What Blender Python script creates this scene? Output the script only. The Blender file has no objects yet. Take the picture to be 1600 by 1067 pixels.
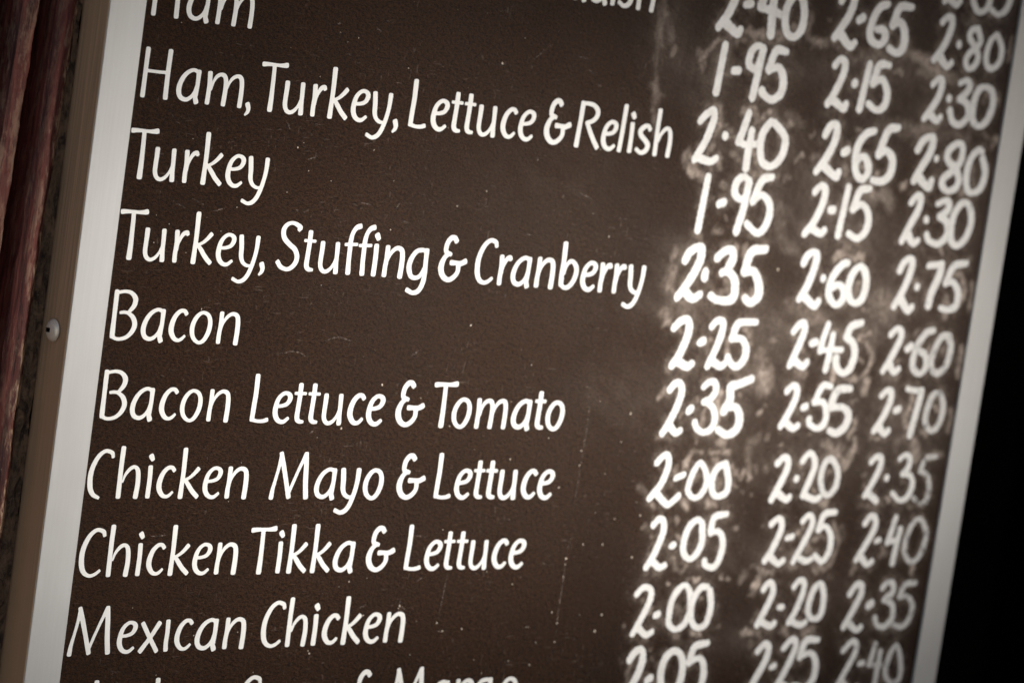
import bpy, math, random
import numpy as np
from mathutils import Matrix, Vector, noise as mnoise

random.seed(7)
S = bpy.context.scene
COL = S.collection

# ---------------------------------------------------------------- camera
# World: X runs along the board, Z up, Y into the wall; the panel face is Y = 0. Metres, real size.
CAM_POS = (-0.736987, -1.141639, 0.170047)
CAM_ROT = ((0.7540586, -0.0384899, -0.6556784), (-0.6413122, 0.1724139, -0.7476578), (0.1418253, 0.9842723, 0.1053261))
cam_d = bpy.data.cameras.new("camera")
cam = bpy.data.objects.new("camera", cam_d)
COL.objects.link(cam)
M = Matrix(CAM_ROT).to_4x4(); M.translation = Vector(CAM_POS)
cam.matrix_world = M
cam_d.sensor_fit = 'HORIZONTAL'; cam_d.sensor_width = 36.0
cam_d.lens = 4308.08 * 36.0 / 1600.0
cam_d.clip_start = 0.05; cam_d.clip_end = 200
cam_d.dof.use_dof = True
cam_d.dof.focus_distance = 1.39
cam_d.dof.aperture_fstop = 9.0
cam_d.dof.aperture_blades = 0
S.camera = cam
S.render.resolution_x = 1024; S.render.resolution_y = 682

# ---------------------------------------------------------------- light
SUN_EL, SUN_AZ = 20.0, 25.0      # degrees above the horizon; degrees to the right of the board's normal
w = bpy.data.worlds.new("World"); S.world = w; w.use_nodes = True
nt = w.node_tree; bg = nt.nodes["Background"]
sky = nt.nodes.new("ShaderNodeTexSky"); sky.sky_type = 'NISHITA'; sky.sun_disc = False
sky.sun_elevation = math.radians(SUN_EL); sky.sun_rotation = math.radians(180 - SUN_AZ)
sky.air_density = 1.0; sky.dust_density = 2.5; sky.ozone_density = 1.0
nt.links.new(sky.outputs[0], bg.inputs[0]); bg.inputs[1].default_value = 0.058
sd = bpy.data.lights.new("sun", 'SUN'); sd.energy = 4.8; sd.angle = math.radians(10); sd.color = (1.0, 0.965, 0.92)
sun = bpy.data.objects.new("sun", sd); COL.objects.link(sun)
EL, AZ = math.radians(SUN_EL), math.radians(SUN_AZ)
to_sun = Vector((math.sin(AZ)*math.cos(EL), -math.cos(AZ)*math.cos(EL), math.sin(EL)))
sun.rotation_euler = to_sun.to_track_quat('Z', 'Y').to_euler(); sun.location = to_sun*5
S.view_settings.view_transform = 'Standard'; S.view_settings.look = 'None'
S.view_settings.exposure = 1.15; S.view_settings.gamma = 1.0

# ---------------------------------------------------------------- helpers
def link(name, me, mat=None, parent=None, **props):
    o = bpy.data.objects.new(name, me); COL.objects.link(o)
    if mat is not None and me is not None: me.materials.append(mat)
    if parent is not None: o.parent = parent
    for k, v in props.items(): o[k] = v
    return o
def mesh(name, verts, faces, smooth=False):
    me = bpy.data.meshes.new(name); me.from_pydata([tuple(map(float, v)) for v in verts], [], [tuple(map(int, f)) for f in faces]); me.update()
    if smooth:
        for p in me.polygons: p.use_smooth = True
    return me
def box_mesh(name, x0, x1, y0, y1, z0, z1, bevel=0.0):
    import bmesh
    bm = bmesh.new(); bmesh.ops.create_cube(bm, size=1)
    for v in bm.verts:
        v.co = Vector(((x0+x1)/2 + v.co.x*(x1-x0), (y0+y1)/2 + v.co.y*(y1-y0), (z0+z1)/2 + v.co.z*(z1-z0)))
    if bevel: bmesh.ops.bevel(bm, geom=bm.edges[:], offset=bevel, segments=2, affect='EDGES', profile=0.5)
    me = bpy.data.meshes.new(name); bm.to_mesh(me); bm.free(); return me

class NT:
    """small wrapper for building a material's node tree"""
    def __init__(s, name):
        s.m = bpy.data.materials.new(name); s.m.use_nodes = True; s.t = s.m.node_tree
        s.b = s.t.nodes["Principled BSDF"]; s.out = s.t.nodes["Material Output"]
        s.co = s.t.nodes.new("ShaderNodeTexCoord").outputs["Object"]
    def n(s, typ, **kw):
        q = s.t.nodes.new(typ)
        for k, v in kw.items():
            if k.startswith('i_'):
                key = k[2:]; key = int(key) if key.isdigit() else key
                s.put(q.inputs[key], v)
            else: setattr(q, k, v)
        return q
    def put(s, sock, v):
        if isinstance(v, bpy.types.NodeSocket): s.t.links.new(v, sock)
        else: sock.default_value = v
    def math(s, op, a, b=0.0, c=0.0, clamp=False):
        q = s.n("ShaderNodeMath", operation=op, use_clamp=clamp); s.put(q.inputs[0], a); s.put(q.inputs[1], b); s.put(q.inputs[2], c); return q.outputs[0]
    def vec(s, scale=(1, 1, 1), rot=(0, 0, 0), src=None):
        q = s.n("ShaderNodeMapping"); s.put(q.inputs[0], src or s.co); q.inputs["Scale"].default_value = scale; q.inputs["Rotation"].default_value = rot; return q.outputs[0]
    def noise(s, scale, detail=3, rough=0.55, vec=None, dist=0.0):
        q = s.n("ShaderNodeTexNoise"); s.put(q.inputs["Vector"], vec or s.co); q.inputs["Scale"].default_value = scale
        q.inputs["Detail"].default_value = detail; q.inputs["Roughness"].default_value = rough; q.inputs["Distortion"].default_value = dist; return q.outputs[0]
    def ramp(s, v, a, b, lo=0.0, hi=1.0, smooth=True):
        q = s.n("ShaderNodeMapRange"); q.interpolation_type = 'SMOOTHSTEP' if smooth else 'LINEAR'
        s.put(q.inputs[0], v); s.put(q.inputs[1], a); s.put(q.inputs[2], b); s.put(q.inputs[3], lo); s.put(q.inputs[4], hi); return q.outputs[0]
    def mix(s, f, a, b, blend='MIX'):
        q = s.n("ShaderNodeMix", data_type='RGBA', blend_type=blend); s.put(q.inputs[0], f); s.put(q.inputs[6], a); s.put(q.inputs[7], b); return q.outputs[2]
    def bump(s, h, strength, dist, prev=None):
        q = s.n("ShaderNodeBump"); q.inputs["Strength"].default_value = strength; q.inputs["Distance"].default_value = dist; s.put(q.inputs["Height"], h)
        if prev is not None: s.put(q.inputs["Normal"], prev)
        return q.outputs[0]
    def attr(s, name):
        return s.n("ShaderNodeAttribute", attribute_name=name).outputs["Fac"]
C4 = lambda *c: (c[0], c[1], c[2], 1.0)

# ---------------------------------------------------------------- materials
def m_panel():
    t = NT("painted_board")
    fib = t.noise(1050, 3, .65, t.vec((.55, 1, 1.9), (0, .35, 0)))
    fib2 = t.noise(430, 4, .68, t.vec((1, 1, 1.5), (0, -.5, 0)))
    big = t.noise(9, 3, .6); mid = t.noise(60, 4, .6)
    v = t.math('ADD', t.math('MULTIPLY', fib, .5), t.math('MULTIPLY', fib2, .5))
    base = t.mix(t.ramp(v, .38, .62), C4(.0030, .0010, .0003), C4(.047, .0195, .0070))
    base = t.mix(t.ramp(mid, .3, .75, 0, .35), base, C4(.028, .0135, .0070))
    base = t.mix(t.ramp(big, .35, .7, 0, .30), base, C4(.010, .0055, .0035))
    # tiny raised fibres, rubbed pale
    hair = t.noise(420, 1, .5, t.vec((.35, 1, 2.6), (0, .5, 0)), .6)
    hair2 = t.noise(380, 1, .5, t.vec((1.7, 1, .5), (0, .8, 0)), .6)
    hk = t.math('MAXIMUM', t.ramp(hair, .665, .74), t.ramp(hair2, .675, .75))
    hk = t.math('MULTIPLY', hk, t.ramp(t.noise(25, 2), .42, .62, 0, .30))
    base = t.mix(hk, base, C4(.20, .15, .12))
    # chalk rubbed into the paint, and the sheen painted into the same mask
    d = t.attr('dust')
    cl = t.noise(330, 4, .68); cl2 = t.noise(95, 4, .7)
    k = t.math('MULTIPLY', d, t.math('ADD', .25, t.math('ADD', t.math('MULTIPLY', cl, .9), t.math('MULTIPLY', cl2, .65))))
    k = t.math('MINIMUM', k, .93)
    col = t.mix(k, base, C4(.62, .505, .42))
    t.put(t.b.inputs["Base Color"], col)
    t.put(t.b.inputs["Roughness"], t.ramp(fib2, .3, .7, .55, .72)); t.b.inputs["Specular IOR Level"].default_value = .12
    n1 = t.bump(fib, .8, .0005); n2 = t.bump(fib2, .9, .0012, n1); n3 = t.bump(t.noise(170, 4, .7, t.vec((1, 1, 1.6), (0, .4, 0)), .8), .5, .0022, t.bump(hk, .7, .0006, n2))
    t.put(t.b.inputs["Normal"], n3)
    return t.m
def m_vinyl():
    t = NT("white_vinyl")
    t.put(t.b.inputs["Base Color"], t.mix(t.ramp(t.noise(60, 3), .35, .7), C4(.80, .78, .735), C4(.74, .72, .68)))
    t.b.inputs["Roughness"].default_value = .42; t.b.inputs["Specular IOR Level"].default_value = .35
    return t.m
def m_chalk():
    t = NT("chalk_pen_ink")
    e = t.attr('ink_edge'); d = t.attr('ink_cover')
    nz = t.noise(420, 4, .7); nz2 = t.noise(140, 3, .6)
    edge = t.ramp(t.math('ADD', e, t.math('MULTIPLY', t.math('SUBTRACT', nz, .5), 1.4)), -.60, .12)
    cover = t.math('ADD', t.math('MULTIPLY', d, 1.28), t.math('MULTIPLY', t.math('SUBTRACT', nz2, .55), t.ramp(d, .5, 1.0, 2.4, 1.6)), clamp=True)
    a = t.math('MULTIPLY', edge, t.math('MINIMUM', cover, t.ramp(d, .45, 1.0, .62, 1.0)))
    a = t.math('MULTIPLY', a, t.ramp(nz, .26, .42, .70, 1.0))
    t.put(t.b.inputs["Alpha"], a)
    t.put(t.b.inputs["Base Color"], t.mix(t.ramp(nz2, .3, .7), C4(.83, .81, .77), C4(.72, .69, .65)))
    t.b.inputs["Roughness"].default_value = .8; t.b.inputs["Specular IOR Level"].default_value = .2
    return t.m
def m_plain_chalk():
    t = NT("paint_fleck"); t.b.inputs["Base Color"].default_value = C4(.46, .38, .30); t.b.inputs["Roughness"].default_value = .8; return t.m
def m_scratch():
    t = NT("scratch_mark"); k = t.noise(500, 3, .7)
    t.put(t.b.inputs["Base Color"], t.mix(t.ramp(k, .4, .65), C4(.05, .035, .026), C4(.27, .20, .16)))
    t.put(t.b.inputs["Alpha"], t.ramp(k, .38, .60, .08, .45)); t.b.inputs["Roughness"].default_value = .7; return t.m
def m_alu(name, c, metallic, rough, streak=.96, stain=.28):
    t = NT(name)
    br = t.noise(900, 2, .6, t.vec((1, 1, .012))); br2 = t.noise(2600, 1, .5, t.vec((1, 1, .02)))
    st = t.noise(14, 4, .7, t.vec((1, 1, .35))); sp = t.ramp(t.noise(240, 4, .75), .70, .78, 0, .5)
    base = t.mix(t.ramp(br, .3, .7, 0, 1), C4(*[x*streak for x in c]), C4(*c))
    base = t.mix(t.ramp(st, .40, .68, 0, stain), base, C4(*[x*y for x, y in zip(c, (.80, .77, .73))]))
    base = t.mix(sp, base, C4(*[x*.45 for x in c]))
    t.put(t.b.inputs["Base Color"], base); t.b.inputs["Metallic"].default_value = metallic
    t.put(t.b.inputs["Roughness"], t.ramp(br2, .3, .7, rough-.05, rough+.07))
    t.put(t.b.inputs["Normal"], t.bump(br, .12, .0001, t.bump(br2, .10, .00008)))
    return t.m
def m_wood():
    t = NT("old_mahogany_paint")
    gr = t.noise(330, 6, .75, t.vec((1, 1, .04)), .2); gr2 = t.noise(520, 4, .7, t.vec((1, 1, .10)))
    pt = t.noise(38, 5, .7, t.vec((1, 1, .3))); fl = t.noise(260, 5, .75, t.vec((1, 1, .22)))
    base = t.mix(t.ramp(gr, .32, .68), C4(.012, .0028, .0028), C4(.165, .042, .030))
    base = t.mix(t.ramp(gr2, .45, .72, 0, .7), base, C4(.115, .034, .024))
    base = t.mix(t.ramp(pt, .50, .72, 0, .75), base, C4(.028, .014, .012))
    worn = t.attr('wear')
    base = t.mix(t.math('MULTIPLY', worn, t.ramp(fl, .47, .60)), base, C4(.46, .31, .20))
    base = t.mix(t.ramp(t.noise(700, 2), .74, .79, 0, .6), base, C4(.45, .35, .28))
    t.put(t.b.inputs["Base Color"], base); t.b.inputs["Roughness"].default_value = .62; t.b.inputs["Specular IOR Level"].default_value = .3
    t.put(t.b.inputs["Normal"], t.bump(gr, .55, .0012, t.bump(fl, .5, .0006)))
    return t.m
def m_grime():
    t = NT("mouldy_sealant")
    k = t.noise(160, 6, .75, t.vec((1, 1, .5)), .6); k2 = t.noise(600, 4, .7)
    base = t.mix(t.ramp(k, .35, .66), C4(.022, .013, .008), C4(.24, .145, .085))
    base = t.mix(t.ramp(k2, .56, .72, 0, .6), base, C4(.30, .20, .12))
    t.put(t.b.inputs["Base Color"], base); t.b.inputs["Roughness"].default_value = .9
    t.put(t.b.inputs["Normal"], t.bump(k, .8, .0015, t.bump(k2, .6, .0006)))
    return t.m
def m_flat(name, c, rough=.9, spec=.2, var=.25, sc=12):
    t = NT(name); k = t.noise(sc, 5, .65)
    t.put(t.b.inputs["Base Color"], t.mix(t.ramp(k, .3, .7), C4(*[x*(1-var) for x in c]), C4(*[x*(1+var) for x in c])))
    t.b.inputs["Roughness"].default_value = rough; t.b.inputs["Specular IOR Level"].default_value = spec
    t.put(t.b.inputs["Normal"], t.bump(k, .3, .004)); return t.m

MAT_PANEL, MAT_VINYL, MAT_CHALK = m_panel(), m_vinyl(), m_chalk()
MAT_FLECK, MAT_SCRATCH = m_plain_chalk(), m_scratch()
MAT_RAIL = m_alu("brushed_silver_rail", (.53, .518, .498), .28, .46)
MAT_SIDE = m_alu("side_brown_reflection", (.70, .46, .28), .18, .48, .66, .9)  # brown reflection of the timber is put into this base colour
MAT_SCREW = m_alu("screw_steel", (.98, .84, .68), .15, .30)
MAT_WOOD, MAT_GRIME = m_wood(), m_grime()
MAT_BLACK = m_flat("matt_black", (.0035, .0032, .003), .95, .04)  # the dark interior's shade is put into this wall colour
MAT_BLOCKER = m_flat("grey_blocker", (.20, .185, .17), .9, .2, .15)
MAT_STONE = m_flat("grey_paving", (.16, .15, .14), .9, .2, .2)
MAT_FASCIA = m_flat("dark_fascia_paint", (.06, .045, .04), .7, .3, .2)

# ---------------------------------------------------------------- data (millimetres on the panel: x, z, stroke width)
GLYPHS = {"H":[[[0.05,23.38,2.73],[0.02,15.97,2.63],[0.04,8.53,2.64],[0.0,1.15,2.73]],[[13.13,23.57,2.86],[13.05,16.16,2.76],[13.08,8.67,2.76],[13.28,1.26,2.86]],
[[1.28,13.17,1.75],[6.87,13.12,1.68],[12.23,13.23,1.84]]],"a":[[[10.64,15.32,2.13],[7.27,16.13,1.99],[3.54,14.12,2.33],[0.96,10.29,2.75],[0.0,5.83,2.99],
[1.34,2.39,2.6],[4.6,1.2,2.18],[7.48,2.59,2.05],[9.22,5.15,1.68],[9.97,8.01,1.5]],[[10.65,15.24,2.92],[10.7,12.46,2.62],[10.66,8.48,2.52],[10.43,4.47,2.52],
[10.23,2.66,2.71],[10.88,0.93,2.97]]],"m":[[[0.0,15.31,2.89],[0.33,10.79,2.71],[0.33,5.59,2.71],[0.19,1.3,2.8]],[[1.68,7.72,1.25],[2.51,11.61,1.63],[4.24,14.38,1.99],
[6.71,15.59,2.02],[8.84,14.93,2.52],[9.9,12.55,2.72],[10.13,7.76,2.73],[9.85,1.3,2.83]],[[10.96,8.64,1.16],[12.04,11.96,1.62],[14.05,14.58,1.97],[16.89,15.75,2.02],
[18.92,14.67,2.64],[19.72,11.53,2.75],[19.91,6.7,2.76],[19.78,1.36,2.86]]],",":[[[0.87,2.14,2.88],[1.55,0.38,2.63],[1.33,-1.34,2.12],[0.0,-2.84,1.3]]],"T":[[[0.0,23.49,2.55],
[2.74,23.73,2.12],[6.21,23.77,1.83],[9.71,23.77,1.91],[12.18,23.95,2.4],[13.84,24.21,2.75]],[[6.46,23.47,2.5],[6.69,18.42,2.61],[6.84,12.34,2.71],[6.92,6.65,2.93],
[6.83,1.42,3.24]]],"u":[[[0.11,15.28,2.86],[0.14,12.02,2.76],[0.01,7.92,2.66],[0.16,4.25,2.64],[1.44,1.71,2.36],[3.7,0.82,2.01],[6.29,1.96,1.91],[8.38,4.62,1.55],
[9.41,7.6,1.28]],[[9.84,15.36,2.78],[10.09,10.54,2.59],[10.24,5.62,2.59],[10.54,1.38,2.99]]],"r":[[[0.0,15.31,2.86],[0.42,10.08,2.77],[0.18,5.11,2.67],[0.29,1.41,2.77]],
[[1.13,6.44,1.23],[1.44,9.77,1.53],[2.59,12.97,2.01],[4.05,14.97,2.35],[5.75,15.55,2.48],[6.2,15.02,2.22]]],"k":[[[0.0,25.14,2.97],[0.31,14.49,2.77],[0.24,7.86,2.77],
[0.14,1.46,3.08]],[[9.02,15.44,2.53],[6.87,13.07,2.2],[4.6,11.18,1.84],[1.97,9.85,1.52]],[[1.99,9.77,2.01],[4.1,7.4,2.59],[6.94,4.13,2.66],[9.99,1.5,2.62]]],
"e":[[[0.9,9.18,1.8],[4.0,9.44,1.84],[6.97,10.52,2.23],[8.48,12.75,2.75],[8.47,14.64,2.81],[6.98,15.95,2.12],[4.45,16.0,1.99],[1.9,13.99,2.34],[0.49,10.94,2.75],
[0.03,6.3,3.07],[1.21,3.07,2.82],[3.58,1.2,2.3],[6.22,1.11,2.06],[8.57,2.79,1.77]]],"y":[[[2.01,15.42,2.9],[2.79,10.25,2.91],[3.19,5.68,2.78],[4.73,2.64,2.23],
[7.73,1.12,1.79],[10.35,1.56,1.22]],[[12.34,15.45,2.87],[12.25,10.3,2.6],[11.57,5.49,2.51],[10.34,0.69,2.61],[8.68,-3.47,2.59],[6.31,-6.3,2.45],[3.25,-7.26,1.99],
[0.0,-6.12,2.08]]],"L":[[[0.29,24.31,2.91],[0.49,15.55,2.82],[0.19,8.73,2.82],[0.0,2.12,2.72]],[[0.0,1.83,2.01],[3.28,1.1,1.69],[6.81,1.16,1.87],[9.26,1.81,2.16]]],
"t":[[[2.81,20.37,2.86],[2.88,14.49,2.76],[2.66,8.01,2.76],[2.69,3.28,2.93],[4.24,1.48,2.24],[6.4,1.28,1.66]],[[0.0,16.23,1.57],[3.11,16.27,1.49],[6.23,16.27,1.58]]],
"c":[[[7.91,15.02,2.41],[6.77,16.18,2.13],[4.27,15.95,2.27],[1.66,13.3,2.74],[0.17,9.01,3.13],[0.29,5.3,3.08],[2.43,2.12,2.53],[4.97,1.21,1.92],[6.9,1.95,1.87],
[8.37,3.35,1.6]]],"&":[[[8.11,22.59,2.73],[6.91,23.89,2.5],[4.52,23.66,2.66],[2.45,21.21,2.78],[1.8,17.82,2.72],[2.41,15.88,2.41],[5.31,14.95,1.95]],[[4.55,15.2,1.9],
[1.81,13.17,2.48],[0.14,9.25,3.3],[0.35,5.72,3.37],[2.37,2.57,2.94],[5.93,1.01,2.31],[9.39,2.42,2.45],[11.8,5.4,2.47],[11.9,8.53,2.62],[11.37,10.04,2.34]],
[[7.02,10.4,2.57],[10.05,10.41,2.13],[13.35,10.3,2.47],[16.11,11.49,2.77]]],"R":[[[1.02,24.19,2.94],[0.81,16.34,2.85],[0.38,7.79,2.85],[0.0,1.39,3.04]],
[[1.05,24.33,1.63],[5.21,24.68,1.9],[9.61,23.89,2.25],[12.62,21.25,2.87],[12.53,18.32,2.73],[10.15,15.63,2.26],[5.98,13.99,1.79]],[[6.02,13.81,2.45],[8.82,9.44,2.62],
[12.28,4.79,2.68],[15.28,1.35,2.66]]],"l":[[[1.05,25.47,2.89],[0.78,17.55,2.8],[0.45,8.43,2.8],[0.0,1.39,2.89]]],"i":[[[0.16,15.92,2.85],[0.48,10.03,2.76],
[0.43,1.59,2.86]],[[0.0,21.64,3.06],[0.65,20.61,2.55]]],"I":[[[0.0,15.8,2.77],[0.27,10.56,2.68],[0.09,5.42,2.68],[0.43,1.59,2.87]]],"s":[[[8.14,14.95,2.45],
[6.98,16.31,2.05],[4.18,15.87,2.47],[1.25,13.33,2.99],[2.1,10.66,2.81],[5.61,8.22,2.77],[8.22,5.6,3.12],[7.11,2.39,2.74],[3.64,0.91,2.06],[0.0,2.48,2.0]]],
"h":[[[0.08,25.51,2.9],[0.0,18.16,2.81],[0.11,9.91,2.81],[0.33,1.42,2.9]],[[1.94,8.69,1.08],[2.99,12.23,1.68],[5.64,15.45,2.1],[8.34,16.25,2.01],[10.27,14.02,2.7],
[10.98,8.09,2.83],[10.57,1.4,3.02]]],"S":[[[10.92,21.77,2.16],[11.37,22.76,2.62],[8.44,24.36,2.1],[5.32,24.69,1.81],[2.5,23.3,2.34],[1.05,20.42,2.85],[2.16,16.75,2.86],
[5.87,13.66,2.59],[9.59,11.27,2.69],[11.52,7.96,2.84],[11.21,4.6,2.77],[8.86,1.75,2.39],[5.82,0.7,2.01],[2.08,1.78,2.33],[0.0,3.95,2.58]]],"f":[[[7.69,25.86,2.75],
[5.55,25.04,2.61],[3.65,22.29,2.45],[2.88,18.43,2.78],[2.92,14.19,2.78],[3.13,7.42,2.78],[3.56,1.5,3.08]],[[0.0,15.83,1.66],[3.66,16.06,1.58],[7.06,16.27,1.66]]],
"n":[[[0.31,15.75,2.71],[0.35,9.95,2.62],[0.02,5.44,2.62],[0.03,1.65,2.8]],[[0.74,7.28,1.17],[1.65,10.93,1.52],[3.7,14.2,1.96],[6.64,15.99,2.06],[9.6,15.22,2.55],
[10.69,12.34,2.89],[10.95,6.93,2.92],[10.77,1.36,3.01]]],"g":[[[10.43,15.57,2.02],[7.66,15.99,1.98],[4.15,15.18,2.26],[1.49,12.07,2.65],[0.09,8.2,3.0],[0.37,4.84,3.02],
[2.28,1.57,2.42],[5.52,0.86,2.0],[8.39,2.25,2.03],[10.21,6.24,1.4]],[[10.75,15.59,2.81],[11.02,9.25,2.61],[11.32,3.34,2.72],[10.83,-1.77,2.82],[8.61,-5.92,2.57],
[4.93,-7.29,2.05],[1.0,-6.01,2.29]]],"B":[[[0.0,23.73,2.73],[0.05,18.15,2.73],[0.13,11.36,2.63],[0.2,4.97,2.93],[0.28,1.98,2.93]],[[0.31,1.78,2.36],[2.18,0.73,1.9],
[5.0,0.52,1.89],[8.57,1.63,2.13],[11.43,4.44,2.65],[12.54,7.9,2.96],[11.24,11.26,2.66],[8.45,13.34,1.94],[6.02,13.95,1.83],[3.64,13.68,1.7]],[[0.2,23.34,1.65],
[2.43,23.93,1.8],[5.4,24.32,1.83],[8.68,23.57,2.22],[11.19,20.89,2.97],[10.87,17.47,2.76],[8.4,14.3,1.94]]],"o":[[[5.55,15.85,1.92],[2.64,14.2,2.39],[0.53,10.63,2.77],
[0.06,6.53,2.84],[1.53,2.7,2.44],[4.88,0.54,1.88],[7.85,1.84,2.42],[10.11,6.12,2.8],[10.55,11.07,2.76],[8.9,14.69,2.31],[5.55,15.85,1.92]]],"M":[[[0.0,1.12,2.83],
[0.31,4.88,2.31],[1.43,10.63,1.86],[2.66,17.25,1.95],[3.38,22.58,2.39]],[[3.26,23.94,2.54],[5.53,17.7,2.81],[8.49,9.18,2.65],[11.04,1.57,2.83]],[[11.13,3.2,1.62],
[12.37,7.06,1.8],[15.25,14.79,1.8],[17.87,21.03,2.07],[19.08,23.83,2.43]],[[19.43,23.92,2.65],[20.18,17.83,2.93],[21.04,9.25,3.01],[22.34,1.42,3.1]]],"b":[[[0.0,25.39,2.98],
[0.36,16.4,2.89],[0.13,8.23,2.9],[0.49,3.26,2.89]],[[0.7,2.81,2.28],[3.0,1.21,1.89],[6.35,1.75,2.28],[9.34,5.09,2.69],[10.81,9.73,2.84],[10.1,13.33,2.69],
[7.28,15.99,2.01],[4.6,15.74,1.97],[2.55,12.9,1.57],[1.87,9.23,1.14]]],"C":[[[11.73,21.62,2.16],[10.95,23.34,2.31],[7.27,24.22,2.08],[3.7,21.78,2.48],[1.02,16.77,2.85],
[0.01,11.41,3.05],[0.66,5.71,3.08],[2.61,2.28,2.53],[5.86,0.82,1.9],[8.78,1.51,1.85],[11.22,3.28,1.7]]],"X":[[[11.73,21.62,2.1],[10.95,23.34,2.25],[7.27,24.22,2.03],
[3.7,21.78,2.42],[1.02,16.77,2.78],[0.01,11.41,2.97],[0.66,5.71,3.01],[2.61,2.28,2.49],[5.9,0.6,1.83]]],"x":[[[0.0,15.13,2.6],[4.7,8.09,2.6],[9.63,1.07,2.6]],
[[9.6,15.1,2.82],[5.21,8.08,2.53],[0.16,1.22,2.8]]],"d":[[[10.64,15.32,2.08],[7.27,16.13,1.94],[3.54,14.12,2.28],[0.96,10.29,2.69],[0.0,5.83,2.93],[1.34,2.39,2.55],
[4.6,1.2,2.13],[7.48,2.59,2.01],[9.22,5.15,1.65],[9.97,8.01,1.47]],[[10.87,25.13,2.96],[10.77,19.63,2.76],[10.75,8.49,2.56],[10.43,4.47,2.47],[10.23,2.66,2.66],
[10.88,0.93,2.91]]]}
LINES = [[0,"Horseradish",[["a",269.64],["d",285.32],["i",301.46],["s",307.06],["h",321.36]]],[1,"Ham",[["H",4.31],["a",24.38],["m",41.93]]],[2,"Ham, Turkey, Lettuce & Relish",[["H",4.09],
["a",24.55],["m",41.94],[",",65.86],["T",73.6],["u",89.34],["r",107.08],["k",118.3],["e",132.92],["y",144.03],[",",160.68],["L",171.73],["e",186.48],["t",198.64],
["t",207.67],["u",218.49],["c",235.41],["e",248.06],["&",267.03],["R",290.3],["e",309.77],["l",322.94],["i",330.39],["s",336.2],["h",350.42]]],[3,"Turkey",[["T",1.47],
["u",16.79],["r",34.4],["k",45.7],["e",60.21],["y",71.11]]],[4,"Turkey, Stuffing & Cranberry",[["T",1.42],["u",17.07],["r",34.71],["k",46.05],["e",60.73],
["y",71.75],[",",87.56],["S",98.22],["t",113.86],["u",125.23],["f",140.33],["f",149.67],["i",160.41],["n",168.04],["g",184.16],["&",206.17],["C",231.45],
["r",248.31],["a",257.87],["n",275.68],["b",293.45],["e",309.79],["r",323.63],["r",334.6],["y",343.55]]],[5,"Bacon",[["B",4.08],["a",21.94],["c",38.39],
["o",50.92],["n",67.7]]],[6,"Bacon Lettuce & Tomato",[["B",4.12],["a",21.61],["c",38.82],["o",51.25],["n",68.07],["L",95.18],["e",109.18],["t",121.04],["t",130.07],
["u",141.02],["c",158.07],["e",170.68],["&",190.71],["T",214.81],["o",229.82],["m",246.78],["a",273.19],["t",288.69],["o",298.65]]],[7,"Chicken Mayo & Lettuce",[["X",2.26],
["h",19.57],["i",36.87],["c",43.37],["k",56.91],["e",71.48],["n",85.79],["M",114.0],["a",142.81],["y",157.25],["o",175.22],["&",198.49],["L",225.02],["e",239.08],
["t",251.06],["t",260.11],["u",270.73],["c",287.94],["e",300.28]]],[8,"Chicken Tikka & Lettuce",[["C",3.2],["h",19.66],["i",36.92],["c",43.39],["k",56.92],
["e",71.34],["n",85.53],["T",105.7],["i",124.28],["k",131.78],["k",147.34],["a",161.97],["&",184.38],["L",211.08],["e",224.89],["t",236.74],["t",245.95],
["u",256.74],["c",273.75],["e",286.27]]],[9,"Mexican Chicken",[["M",3.2],["e",31.82],["x",45.04],["I",60.04],["c",66.56],["a",79.25],["n",97.06],["C",120.81],
["h",137.27],["i",154.23],["c",161.3],["k",174.65],["e",189.3],["n",203.75]]],[10,"Chicken Curry & Mango",[["C",4.94],["h",21.57],["i",38.33],["c",44.67],
["k",58.49],["e",72.38],["n",86.5],["C",111.42],["u",127.52],["r",145.1],["r",156.99],["y",164.19],["&",188.19],["M",213.37],["a",242.17],["n",260.37],["g",273.69],
["o",293.56]]]]
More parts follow.
